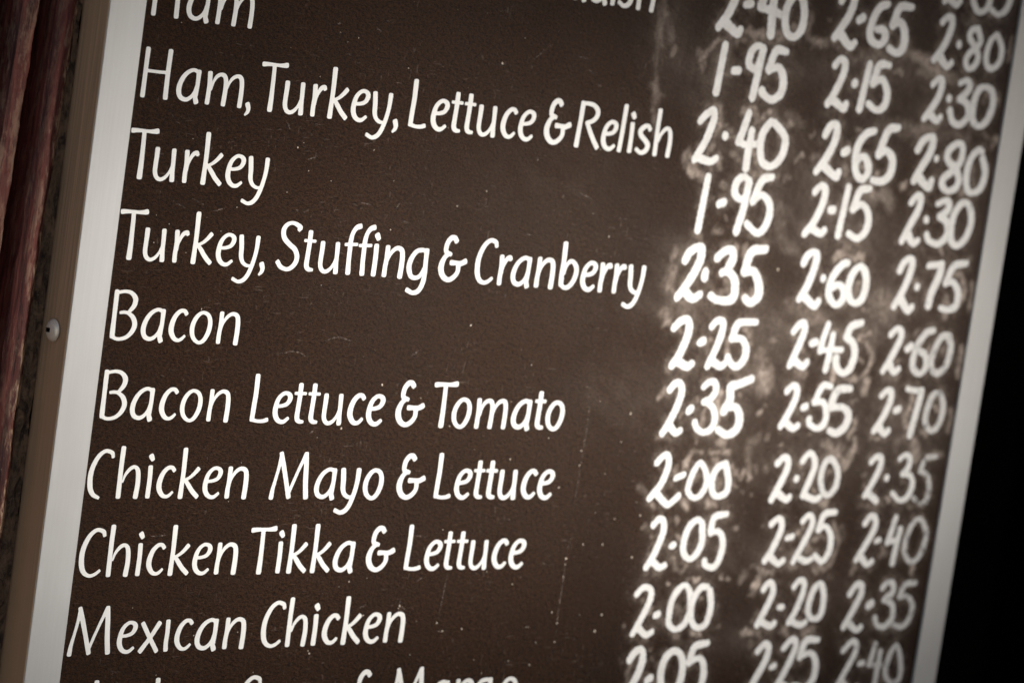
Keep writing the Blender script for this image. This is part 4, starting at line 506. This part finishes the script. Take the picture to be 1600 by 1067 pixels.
SCRATCHES = [[[135.4,4.4,0.4],[140.1,6.2,0.4],[144.3,6.7,0.4],[149.1,5.9,0.4],[153.5,4.7,0.4]],[[104.5,-3.6,0.4],[110.5,-2.7,0.4],[115.2,-1.8,0.4],[120.7,-2.6,0.4],
[124.4,-4.5,0.4]],[[115.1,168.4,0.4],[117.1,169.0,0.4],[118.6,169.8,0.4]],[[115.9,163.6,0.4],[117.9,164.1,0.4],[119.8,165.3,0.4]],[[140.8,169.7,0.4],[142.6,168.6,0.4],
[144.9,167.8,0.4]],[[124.5,154.6,0.4],[126.8,153.5,0.4]],[[224.4,160.2,0.4],[229.1,159.3,0.4],[232.4,161.0,0.4]],[[146.4,173.7,0.4],[149.4,173.7,0.4],[152.4,173.4,0.4]],
[[281.3,169.7,0.4],[287.2,169.3,0.4],[291.1,168.6,0.4]],[[291.1,163.6,0.4],[294.4,161.8,0.4],[297.1,160.3,0.4]],[[299.0,155.9,0.4],[303.1,154.8,0.4]],[[250.0,163.6,0.5],
[253.1,166.7,0.5],[257.1,169.9,0.5],[263.2,174.8,0.5]],[[91.6,116.4,0.4],[93.6,114.3,0.4],[94.8,112.1,0.4]],[[172.3,80.1,0.5],[170.2,77.2,0.5]],[[295.4,95.2,0.4],
[303.0,93.5,0.4],[309.7,91.9,0.4]],[[176.1,70.5,0.4],[180.6,69.7,0.4]],[[105.1,72.0,0.4],[107.8,70.5,0.4]],[[110.3,70.3,0.4],[111.7,71.4,0.4],[113.6,72.2,0.4]],
[[144.7,78.5,0.4],[149.0,78.1,0.4],[153.3,77.7,0.4]],[[193.4,-2.1,0.5],[197.3,0.5,0.4],[200.5,2.3,0.4]],[[141.5,77.6,0.4],[144.2,76.4,0.4]],[[186.8,-22.6,0.5],
[188.8,-21.1,0.5]],[[132.8,-45.2,0.4],[135.1,-43.8,0.4],[137.0,-42.7,0.4]],[[40.8,72.9,0.4],[44.9,71.3,0.4],[48.1,70.2,0.4]],[[29.8,69.5,0.3],[33.7,69.2,0.4],
[37.7,67.8,0.4]],[[397.8,-166.4,0.5],[393.1,-168.9,0.5]],[[323.9,-13.0,0.5],[329.0,-24.0,0.5],[329.7,-42.6,0.6],[329.2,-57.6,0.6],[329.1,-72.5,0.6],[328.8,-83.8,0.6]],
[[332.5,-95.0,0.6],[328.5,-110.1,0.6],[328.8,-127.0,0.6],[328.6,-144.0,0.6],[329.1,-159.1,0.6],[329.8,-178.1,0.6]],[[241.7,-121.0,0.5],[240.9,-129.0,0.5],
[240.2,-138.1,0.5],[239.1,-149.7,0.5]],[[210.8,-133.8,0.5],[210.5,-139.5,0.5],[210.5,-144.6,0.5]],[[207.6,-138.0,0.4],[211.5,-139.9,0.4],[215.9,-142.2,0.4]],
[[239.9,-154.5,0.4],[243.3,-154.9,0.4],[246.8,-153.9,0.5]],[[210.7,-99.8,0.4],[217.5,-100.5,0.4],[224.4,-100.9,0.4]],[[219.8,-126.1,0.5],[222.3,-124.7,0.5],
[224.0,-124.0,0.5]],[[42.3,-99.2,0.4],[46.2,-99.2,0.4],[52.7,-98.6,0.4]],[[53.3,67.3,0.4],[57.8,68.3,0.4],[61.5,69.5,0.4]],[[63.0,152.8,0.4],[64.8,151.4,0.4],
[66.5,150.6,0.4]],[[108.1,97.7,0.4],[112.8,99.5,0.4]],[[262.2,69.5,0.4],[267.1,68.8,0.4]],[[391.7,-110.8,0.4],[396.4,-113.2,0.4]],[[328.6,137.8,0.4],[332.7,139.6,0.4]],
[[182.3,-140.2,0.5],[187.2,-138.2,0.5]]]

LINE_PITCH = 40.0
EDGE_IN_R, EDGE_OUT_R, EDGE_OUT_L = 0.64853, 0.67334, -0.02127
BOARD_BOTTOM, BOARD_TOP = -.33, .40

# ---------------------------------------------------------------- pen strokes to meshes
def smooth_path(pts, n=8):
    P = np.array(pts, float)
    if len(P) == 1: P = np.vstack([P, P + [.01, 0, 0]])
    if len(P) == 2:
        t = np.linspace(0, 1, 8)[:, None]; return P[0]*(1-t) + P[1]*t
    if np.allclose(P[0, :2], P[-1, :2]): E = np.vstack([P[-2], P, P[1]])
    else: E = np.vstack([2*P[0]-P[1], P, 2*P[-1]-P[-2]])
    out = []
    for i in range(1, len(E)-2):
        a, b, c, d = E[i-1:i+3]
        for t in np.arange(n)/n:
            out.append(.5*((2*b)+(c-a)*t+(2*a-5*b+4*c-d)*t*t+(3*b-a-3*c+d)*t**3))
    out.append(E[-2]); return np.array(out)
def field(strokes, X, Z, flat=False):
    """signed distance (mm, negative inside) to the inked area"""
    D = np.full(X.shape, 1e9)
    for s in strokes:
        q = smooth_path(s)
        for (x0, z0, w0), (x1, z1, w1) in zip(q[:-1], q[1:]):
            dx, dz = x1-x0, z1-z0; L = dx*dx+dz*dz+1e-9
            t = np.clip(((X-x0)*dx+(Z-z0)*dz)/L, 0, 1)
            D = np.minimum(D, np.hypot(X-x0-t*dx, Z-z0-t*dz) - (w0+(w1-w0)*t)/2)
        if flat:      # cut the ends of a stroke squarer than a round pen would
            for (x0, z0, w0), (x1, z1, _) in ((q[0], q[1]), (q[-1], q[-2])):
                l = math.hypot(x1-x0, z1-z0)+1e-9; ux, uz = (x1-x0)/l, (z1-z0)/l
                u = (X-x0)*ux+(Z-z0)*uz; v = -(X-x0)*uz+(Z-z0)*ux
                D = np.minimum(D, ((np.abs(u)**4+np.abs(v)**4)**.25) - w0/2*.97)
    return D
def contour_mesh(name, D, xs, zs, level, thick, walls=True, extra=None):
    """faces where D < level, cut along the contour; metres; front at Y = -thick"""
    nx, nz = D.shape; V = []; vid = {}; vals = []
    F = D - level
    def gv(i, j):
        k = (i, j)
        if k not in vid:
            vid[k] = len(V); V.append((xs[i], zs[j])); vals.append(D[i, j])
        return vid[k]
    def ev(i0, j0, i1, j1):
        k = (i0, j0, i1, j1) if (i0, j0) < (i1, j1) else (i1, j1, i0, j0)
        if k not in vid:
            i0, j0, i1, j1 = k; t = F[i0, j0]/(F[i0, j0]-F[i1, j1])
            vid[k] = len(V); V.append((xs[i0]+t*(xs[i1]-xs[i0]), zs[j0]+t*(zs[j1]-zs[j0]))); vals.append(level)
        return vid[k]
    faces = []
    I = F < 0
    cells = np.argwhere(I[:-1, :-1] | I[1:, :-1] | I[1:, 1:] | I[:-1, 1:])
    for i, j in cells:
        cs = [(i, j), (i+1, j), (i+1, j+1), (i, j+1)]
        poly = []
        for a in range(4):
            c, d = cs[a], cs[(a+1) % 4]
            if I[c]: poly.append(gv(*c))
            if I[c] != I[d]: poly.append(ev(*c, *d))
        ins = [I[c] for c in cs]
        if sum(ins) == 2 and ins[0] == ins[2]:
            # two separate corners
            for a in range(4):
                if ins[a]: faces.append([gv(*cs[a]), ev(*cs[a], *cs[(a+1) % 4]), ev(*cs[a-1], *cs[a])])
        elif len(poly) >= 3: faces.append(poly)
    n = len(V)
    verts = [(x*.001, -thick, z*.001) for x, z in V]
    allf = [list(f) for f in faces]          # counter-clockwise in XZ seen from -Y
    if walls:
        cnt = {}
        for f in faces:
            for a, b in zip(f, f[1:]+f[:1]):
                if (b, a) in cnt: del cnt[(b, a)]
                else: cnt[(a, b)] = 1
        m = {}
        for a, b in cnt:
            for q in (a, b):
                if q not in m:
                    m[q] = len(verts); verts.append((V[q][0]*.001, .0001, V[q][1]*.001)); vals.append(level)
            allf.append([b, a, m[a], m[b]])
    me = mesh(name, verts, allf)
    if extra: extra(me, np.array(vals), np.array([(v[0], v[2]) for v in verts])*1000)
    return me
def stroke_mesh(name, strokes, cell, level, thick, walls=True, rough=0.0, seed=0.0, extra=None, flat=False):
    A = np.vstack([smooth_path(s) for s in strokes]); pad = A[:, 2].max()/2 + level + 2*cell
    xs = np.arange(A[:, 0].min()-pad, A[:, 0].max()+pad, cell); zs = np.arange(A[:, 1].min()-pad, A[:, 1].max()+pad, cell)
    X, Z = np.meshgrid(xs, zs, indexing='ij'); D = field(strokes, X, Z, flat)
    if rough:
        D = D + rough*(np.sin(X*1.9+seed*3.1+np.sin(Z*.9+seed))*np.sin(Z*1.7+seed*1.7) + .6*np.sin(X*4.1+Z*3.3+seed*5)) 
    return contour_mesh(name, D, xs, zs, level, thick, walls, extra)

# ---------------------------------------------------------------- the menu board
board = link("menu_board", None, label="dark brown menu board in a silver frame with white dish names and chalked prices", category="menu board")
board.location = (0, 0, BOARD_BOTTOM)
def on_board(name, me, mat, parent=None, **props):
    """a part given in world coordinates; the board's Empty stands at its foot"""
    o = link(name, me, mat, board if parent is None else parent, **props)
    if parent is None: o.location = (0, 0, -BOARD_BOTTOM)
    return o

# panel: coarse on the left, 1 mm grid where chalk has been rubbed in; 'dust' is chalk left on the paint plus a painted-in sheen
xs = np.concatenate([np.arange(0, .30, .004), np.arange(.30, EDGE_IN_R+.0005, .001)]); xs[-1] = EDGE_IN_R + .004; xs[0] = -.004
zs = np.concatenate([[BOARD_BOTTOM, -.26], np.arange(-.22, .262, .001), [.30, BOARD_TOP]])
X, Z = np.meshgrid(xs*1000, zs*1000, indexing='ij')
dust = np.zeros_like(X)
def vnoise(X, Z, cell, seed):
    """smooth value noise in 0..1 on the panel"""
    rg = np.random.default_rng(seed); T = rg.random((400, 400))
    u, v = X/cell+150, Z/cell+150; i, j = np.floor(u).astype(int), np.floor(v).astype(int); f, g = u-i, v-j
    f, g = f*f*(3-2*f), g*g*(3-2*g); i %= 399; j %= 399
    return (T[i, j]*(1-f)+T[i+1, j]*f)*(1-g) + (T[i, j+1]*(1-f)+T[i+1, j+1]*f)*g
def fbm(X, Z, cell, seed): return .5*vnoise(X, Z, cell, seed)+.3*vnoise(X, Z, cell/2.1, seed+1)+.2*vnoise(X, Z, cell/4.3, seed+2)
WX = X + 5.0*(fbm(X, Z, 9, 1)-.5) + 1.6*(vnoise(X, Z, 2.2, 5)-.5)
WZ = Z + 6.0*(fbm(X, Z, 9, 11)-.5) + 1.6*(vnoise(X, Z, 2.2, 15)-.5)
CA, SA = math.cos(.5), math.sin(.5)
UX, UZ = X*CA-Z*SA, X*SA+Z*CA
patch = np.clip((.55*fbm(UX/4.5, UZ, 7, 21)+.45*fbm(X, Z/2.4, 5, 25)-.15)*1.6, .25, 1.05)
grainy = np.clip((.5*fbm(UX/2.2, UZ, 3.2, 31)+.5*fbm(X, Z, 2.6, 35)-.15)*1.7, .30, 1.10)
sheen = np.clip((X-60)/420, 0, 1); dust = .036*sheen*np.clip((Z+190)/230, .0, 1)*(.55+.9*fbm(X, Z, 60, 41))  # broad chalk haze with glancing sheen painted in, rising rightward, fading downward
for cx, cz, rx, rz, st in CLOUDS:
    st = min(.9, st*1.15*(1 if cx > 300 else .4))
    dust = 1-(1-dust)*(1-np.clip(st*patch*np.exp(-(((WX-cx)/rx)**2+((WZ-cz)/rz)**2)*1.2), 0, .9))
for pts, st in SMEARS:
    q = smooth_path(pts, 4); wmax = q[:, 2].max()
    m = (X > q[:, 0].min()-wmax*1.6) & (X < q[:, 0].max()+wmax*1.6) & (Z > q[:, 1].min()-wmax*1.6) & (Z < q[:, 1].max()+wmax*1.6)
    if not m.any(): continue
    D = field([pts], WX[m], WZ[m]); ww = q[:, 2].mean()/2
    g = np.clip(.5 - D/(ww*1.1+1.1), 0, 1); g = g*g*(3-2*g)
    dust[m] = 1-(1-dust[m])*(1-np.clip(st*1.55*grainy[m], 0, .95)*g)
# a thin haze of chalk round every numeral, where older prices were rubbed out
for row, col, text, items in PRICES:
    for ch, strokes, dens in items:
        A = np.vstack([np.array(q) for q in strokes]); c0, c1 = A[:, 0].mean(), A[:, 1].mean()
        m = (np.abs(X-c0) < 20) & (np.abs(Z-c1) < 26)
        if not m.any(): continue
        g = np.exp(-np.clip(field(strokes, WX[m], WZ[m]), 0, 99)/2.6)
        dust[m] = 1-(1-dust[m])*(1-np.clip(.42*g*(grainy[m]-.30), 0, .5))
nx, nz = X.shape
idx = np.arange(nx*nz).reshape(nx, nz)
verts = np.column_stack([X.ravel()/1000, np.zeros(nx*nz), Z.ravel()/1000])
quads = np.column_stack([idx[:-1, :-1].ravel(), idx[1:, :-1].ravel(), idx[1:, 1:].ravel(), idx[:-1, 1:].ravel()])
me = bpy.data.meshes.new("panel"); me.from_pydata(verts.tolist(), [], quads.tolist()); me.update()
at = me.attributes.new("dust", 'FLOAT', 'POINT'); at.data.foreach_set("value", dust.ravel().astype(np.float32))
panel = on_board("panel", me, MAT_PANEL, label="dark brown painted panel with rubbed chalk dust round the prices")

# frame: silver rails standing 1.5 mm proud, on a 22 mm deep case
PR = .0015
on_board("frame_rail", box_mesh("frame_rail", EDGE_OUT_L-.0002, -.0010, -PR, .0004, BOARD_BOTTOM, BOARD_TOP, .0004), MAT_RAIL, label="brushed silver rail down the left edge")
on_board("frame_rail", box_mesh("frame_rail", EDGE_IN_R+.0014, EDGE_OUT_R-.0012, -PR, .0004, BOARD_BOTTOM, BOARD_TOP, .0004), MAT_RAIL, label="brushed silver rail down the right edge")
on_board("frame_rail", box_mesh("frame_rail", -.0006, EDGE_IN_R+.0010, -PR, .0004, BOARD_TOP-.022, BOARD_TOP, .0004), MAT_RAIL)
on_board("frame_rail", box_mesh("frame_rail", -.0006, EDGE_IN_R+.0010, -PR, .0004, BOARD_BOTTOM, BOARD_BOTTOM+.022, .0004), MAT_RAIL)
prof = [(EDGE_OUT_L+.0012, -.0009), (EDGE_OUT_L-.0005, -.0009)] + [(EDGE_OUT_L-.0006-.0011*math.sin(math.pi*k/12), -.0004+.0226*k/12) for k in range(13)] + [(EDGE_OUT_L-.0002, .0225), (EDGE_OUT_L+.0012, .0225)]
V = [(x, y, z) for z in (BOARD_BOTTOM, BOARD_TOP) for x, y in prof]; m = len(prof)
on_board("case_side", mesh("case_side", V, [(u, u+1, m+u+1, m+u) for u in range(m-1)], True), MAT_SIDE, label="narrow bronzed metal side of the board's case, held by one screw")
on_board("case_side", box_mesh("case_side", EDGE_OUT_R-.0030, EDGE_OUT_R-.0016, .0024, .0225, BOARD_BOTTOM, BOARD_TOP, .0003), MAT_SIDE)
on_board("case_back", box_mesh("case_back", EDGE_OUT_L+.0014, EDGE_OUT_R-.0032, .0190, .0223, BOARD_BOTTOM+.001, BOARD_TOP-.001), MAT_SIDE)

# screw: slotted dome head on the left side, facing -X
def screw_mesh():
    R, H = .0056, .0036; V = []; F = []
    rings, seg = 34, 88
    sc, ss = math.cos(math.radians(-5)), math.sin(math.radians(-5))
    for i in range(rings+1):
        r = R*i/rings
        for k in range(seg):
            a = 2*math.pi*k/seg; u, v = r*math.cos(a), r*math.sin(a)
            h = H*math.sqrt(max(0, 1-(r/(R*1.02))**2))**.8
            s_ = u*sc+v*ss; t_ = -u*ss+v*sc
            if abs(t_) < .00115 and r < R*.86 and u > -.0010: h = min(h, H*.10)
            V.append((-h, u, v))
    for i in range(rings):
        for k in range(seg):
            F.append((i*seg+k, i*seg+(k+1) % seg, (i+1)*seg+(k+1) % seg, (i+1)*seg+k))
    return mesh("screw", V, F)
scr = on_board("screw", screw_mesh(), MAT_SCREW, label="slotted dome-head screw on the left side of the case")
scr.location = (EDGE_OUT_L-.0013, .0093, .0019-BOARD_BOTTOM)

rec = link("slot", box_mesh("slot", -.0026, -.0009, -.0008, .0040, -.00105, .00105), MAT_BLACK, scr, label="black slot of the screw")  # near-black box set into the slot
rec.rotation_euler = (math.radians(-5), 0, 0)

# dish names: one Empty per line, every letter cut from thin white vinyl
glyph_me = {}
def glyph(ch, weight):
    """a letter in one of four weights: bolder towards the prices, glare and blur put into the outline"""
    if (ch, weight) not in glyph_me:
        glyph_me[ch, weight] = stroke_mesh("letter", GLYPHS[ch], .30, (-.07, .02, .11, .20)[weight], .00018, flat=True)
        glyph_me[ch, weight].materials.append(MAT_VINYL)
    return glyph_me[ch, weight]
for k, text, items in LINES:
    z = -LINE_PITCH*(k-5)/1000
    words = {0: 'the end of a dish name cut off by the top of the picture'}
    lab = f'white lettering reading "{text}"' if k not in (0, 10) else (words[0] if k == 0 else 'tops of a dish name cut off by the bottom of the picture')
    ln = link("dish_name", None, None, board, label=lab); ln.location = (items[0][1]/1000, 0, z-BOARD_BOTTOM)
    for ch, x in items:
        o = link("letter", glyph(ch, 0 if x < 75 else 1 if x < 150 else 2 if x < 260 else 3), None, ln)  # heavier steps rightward imitate glare spreading round the letters
        o.location = ((x-items[0][1])/1000, 0, 0)

# prices: hand lettered in white chalk pen, each numeral its own piece
def chalk_extra(dens, seed):
    def fn(me, d, P):
        a = me.attributes.new("ink_edge", 'FLOAT', 'POINT'); a.data.foreach_set("value", np.clip(-d, -1, 1).astype(np.float32))
        b = me.attributes.new("ink_cover", 'FLOAT', 'POINT')
        v = np.full(len(d), dens)
        b.data.foreach_set("value", v.astype(np.float32))
    return fn
n = 0
for row, col, text, items in PRICES:
    where = ['first', 'second', 'third'][col]
    ax = items[0][1][0][-1][0]; az = items[0][1][0][-1][1]
    pr = link("price", None, None, board, label=f'chalked price {text.replace(".", "-")} in the {where} price column'); pr.location = (ax/1000, 0, az/1000-BOARD_BOTTOM)
    for q, (ch, strokes, dens) in enumerate(items):
        n += 1
        me = stroke_mesh("numeral", strokes, .5, .42, .00015+.00005*q, walls=False, rough=.16, seed=n*1.37, extra=chalk_extra(dens*(1, .97, .89)[col]*(1 if row < 6 else .97 if row < 8 else .93), n))
        me.materials.append(MAT_CHALK)
        o = link("point" if ch == '.' else "numeral", me, None, pr)
        o.location = (-ax/1000, 0, -az/1000)

# flecks of paint and scratches on the panel (too small to pick apart)
V, F = [], []
for x, z, r in FLECKS:
    b = len(V); m = 7; an = random.random()*6
    for i in range(m):
        a = 2*math.pi*i/m + an; rr = r*(.55+.5*random.random())
        V.append(((x+rr*math.cos(a))/1000, -.0002, (z+rr*math.sin(a)*1.15)/1000))
    F.append(list(range(b, b+m)))
rs = random.Random(3)
for _ in range(110):
    x, z = rs.uniform(2, 640), rs.uniform(-215, 250); r = .10+.20*rs.random()**3; b = len(V); an = rs.random()*3; el = 1+1.5*rs.random()
    for i in range(5):
        a = 2*math.pi*i/5; u, v = r*el*math.cos(a), r*math.sin(a)
        V.append(((x+u*math.cos(an)-v*math.sin(an))/1000, -.00012, (z+u*math.sin(an)+v*math.cos(an))/1000))
    F.append(list(range(b, b+5)))
on_board("paint_flecks", mesh("paint_flecks", V, F), MAT_FLECK, kind="stuff")
V, F = [], []
def ribbon(pts, wd):
    q = smooth_path(pts, 5)[:, :2]; d = np.gradient(q, axis=0); nn = np.stack([-d[:, 1], d[:, 0]], 1); nn /= np.linalg.norm(nn, axis=1)[:, None]+1e-9
    b = len(V); L = len(q)
    for i, (c, m_) in enumerate(zip(q, nn)):
        ww = wd*math.sin(math.pi*(i+.6)/(L+.2))
        for s_ in (-1, 1): V.append(((c[0]+s_*m_[0]*ww/2)/1000, -.00010, (c[1]+s_*m_[1]*ww/2)/1000))
    for i in range(L-1): F.append((b+2*i, b+2*i+2, b+2*i+3, b+2*i+1))
for s_ in SCRATCHES: ribbon(s_, .8 if len(s_) < 5 else .8)
for i_ in range(120):
    x, z = (rs.uniform(2, 640), rs.uniform(-215, 250)) if i_ % 2 else (rs.gauss(170, 90), rs.gauss(90, 70)); a = rs.choice((-.35, .5))+rs.gauss(0, .4); L = rs.uniform(1.5, 5)
    ribbon([[x, z, 1], [x+L*.5*math.cos(a), z+L*.5*math.sin(a)+rs.uniform(-.8, .8), 1], [x+L*math.cos(a), z+L*math.sin(a), 1]], rs.uniform(.15, .38))
on_board("scratches", mesh("scratches", V, F), MAT_SCRATCH, kind="stuff")

# ---------------------------------------------------------------- timber door frame beside the board
door = link("door_frame", None, label="weathered dark red moulded timber door frame left of the menu board", category="door frame")
door.location = (-.06, .03, -.9)
def moulding(name, prof, mat, z0=-.9, z1=.9, step=.0022, chip=.0006, skew=0.0, wearf=None, parent=door, **props):
    zz = np.arange(z0, z1, step); V, F, Wr = [], [], []
    for z in zz:
        for u, (x, y) in enumerate(prof):
            nn = mnoise.noise(Vector((x*260, z*55, y*260)))*chip + mnoise.noise(Vector((x*900, z*260, y*500)))*chip*.45
            V.append((x+skew*min(.16, max(0, .16-z))+nn*.8+.06, y-nn*.8-.03, z+.9)); Wr.append(wearf(u, z) if wearf else 0)
    m = len(prof)
    for j in range(len(zz)-1):
        for u in range(m-1): F.append((j*m+u, j*m+u+1, (j+1)*m+u+1, (j+1)*m+u))
    me = mesh(name, V, F); at = me.attributes.new("wear", 'FLOAT', 'POINT'); at.data.foreach_set("value", np.array(Wr, np.float32))
    return link(name, me, mat, parent, **props)
def arc(x0, x1, ybase, bulge, n=12):
    return [(x0+(x1-x0)*t, ybase - bulge*math.sin(math.pi*t)**.8) for t in [i/n for i in range(n+1)]]
# profile runs from left to right so that faces look towards -Y
sk = 0.0
moulding("bead", [(-.0365, .034)] + [(-.0360, .028)] + arc(-.0355, -.0236, .0235, .0042) + [(-.0228, .025), (-.0226, .034)], MAT_WOOD, skew=-.035, chip=.0009,
         wearf=lambda u, z: 1.0 if 10 <= u <= 15 else (.35 if u > 6 else .12), label="rounded bead with paint flaking off its edge")
moulding("cove", [(-.0440, .0300), (-.0430, .0355), (-.0405, .0395), (-.0380, .0400), (-.0368, .0385), (-.0362, .034)], MAT_WOOD, skew=-.035, chip=.0006)
moulding("fillet", [(-.0555, .040), (-.0550, .0270), (-.0535, .0245), (-.0490, .0235), (-.0455, .0240), (-.0442, .0262), (-.0438, .0300)], MAT_WOOD, skew=-.035, chip=.0008, wearf=lambda u, z: .25)
moulding("groove", [(-.0640, .0480), (-.0600, .0520), (-.0560, .0500), (-.0556, .040)], MAT_WOOD, skew=-.035)
moulding("stile", [(-.30, .030), (-.20, .029), (-.12, .0285), (-.0700, .0285), (-.0655, .0300), (-.0642, .0340), (-.0640, .0480)], MAT_WOOD, skew=-.035, step=.004, wearf=lambda u, z: 0.0)
moulding("sealant", [(-.0330, .0300), (-.0295, .0240), (-.0262, .0225), (-.0235, .0228), (-.0214, .0224)], MAT_GRIME, chip=.0012, label="blackened mouldy sealant between the frame and the board")

# ---------------------------------------------------------------- surroundings
def struct(name, *b, mat, **k):
    return link(name, box_mesh(name, *b), mat, kind="structure", **k)
struct("wall", -1.6, .72, .060, .20, -1.60, 1.4, mat=MAT_BLACK)
struct("doorway_side_wall", .722, .74, .062, 2.2, -1.60, 1.4, mat=MAT_BLACK)
struct("doorway_back_wall", .742, 3.4, 2.1, 2.2, -1.60, 1.4, mat=MAT_BLACK)
struct("doorway_far_side_wall", 3.402, 3.5, .062, 2.2, -1.60, 1.4, mat=MAT_BLACK)
struct("doorway_ceiling", .742, 3.4, .062, 2.09, 1.30, 1.4, mat=MAT_BLACK)
struct("doorway_floor", .742, 3.4, .062, 2.09, -1.60, -1.56, mat=MAT_BLACK)
struct("ground", -40, 40, -40, .058, -1.70, -1.602, mat=MAT_STONE)
# added unseen blockers round an opening, narrowing the low sun to a soft pool
D_ = 1.7; RISE = D_*math.tan(EL)/math.cos(AZ); SIDE = D_*math.tan(AZ)
OX0, OX1, OZ0, OZ1 = SIDE-.01, SIDE+.625, RISE-.110, RISE+.097
pw = link("sun_blocker", None, kind="structure")
for nm, b in (("blocker_below", (-.5, 2.6, -D_-.05, -D_, -1.60, OZ0)), ("blocker_above", (-.5, 2.6, -D_-.05, -D_, OZ1, OZ1+.40)),
              ("blocker_beside", (-.5, OX0, -D_-.05, -D_, OZ0+.0005, OZ1-.0005)), ("blocker_beside", (OX1, 2.6, -D_-.05, -D_, OZ0+.0005, OZ1-.0005))):
    link(nm, box_mesh(nm, *b), MAT_BLOCKER, pw)
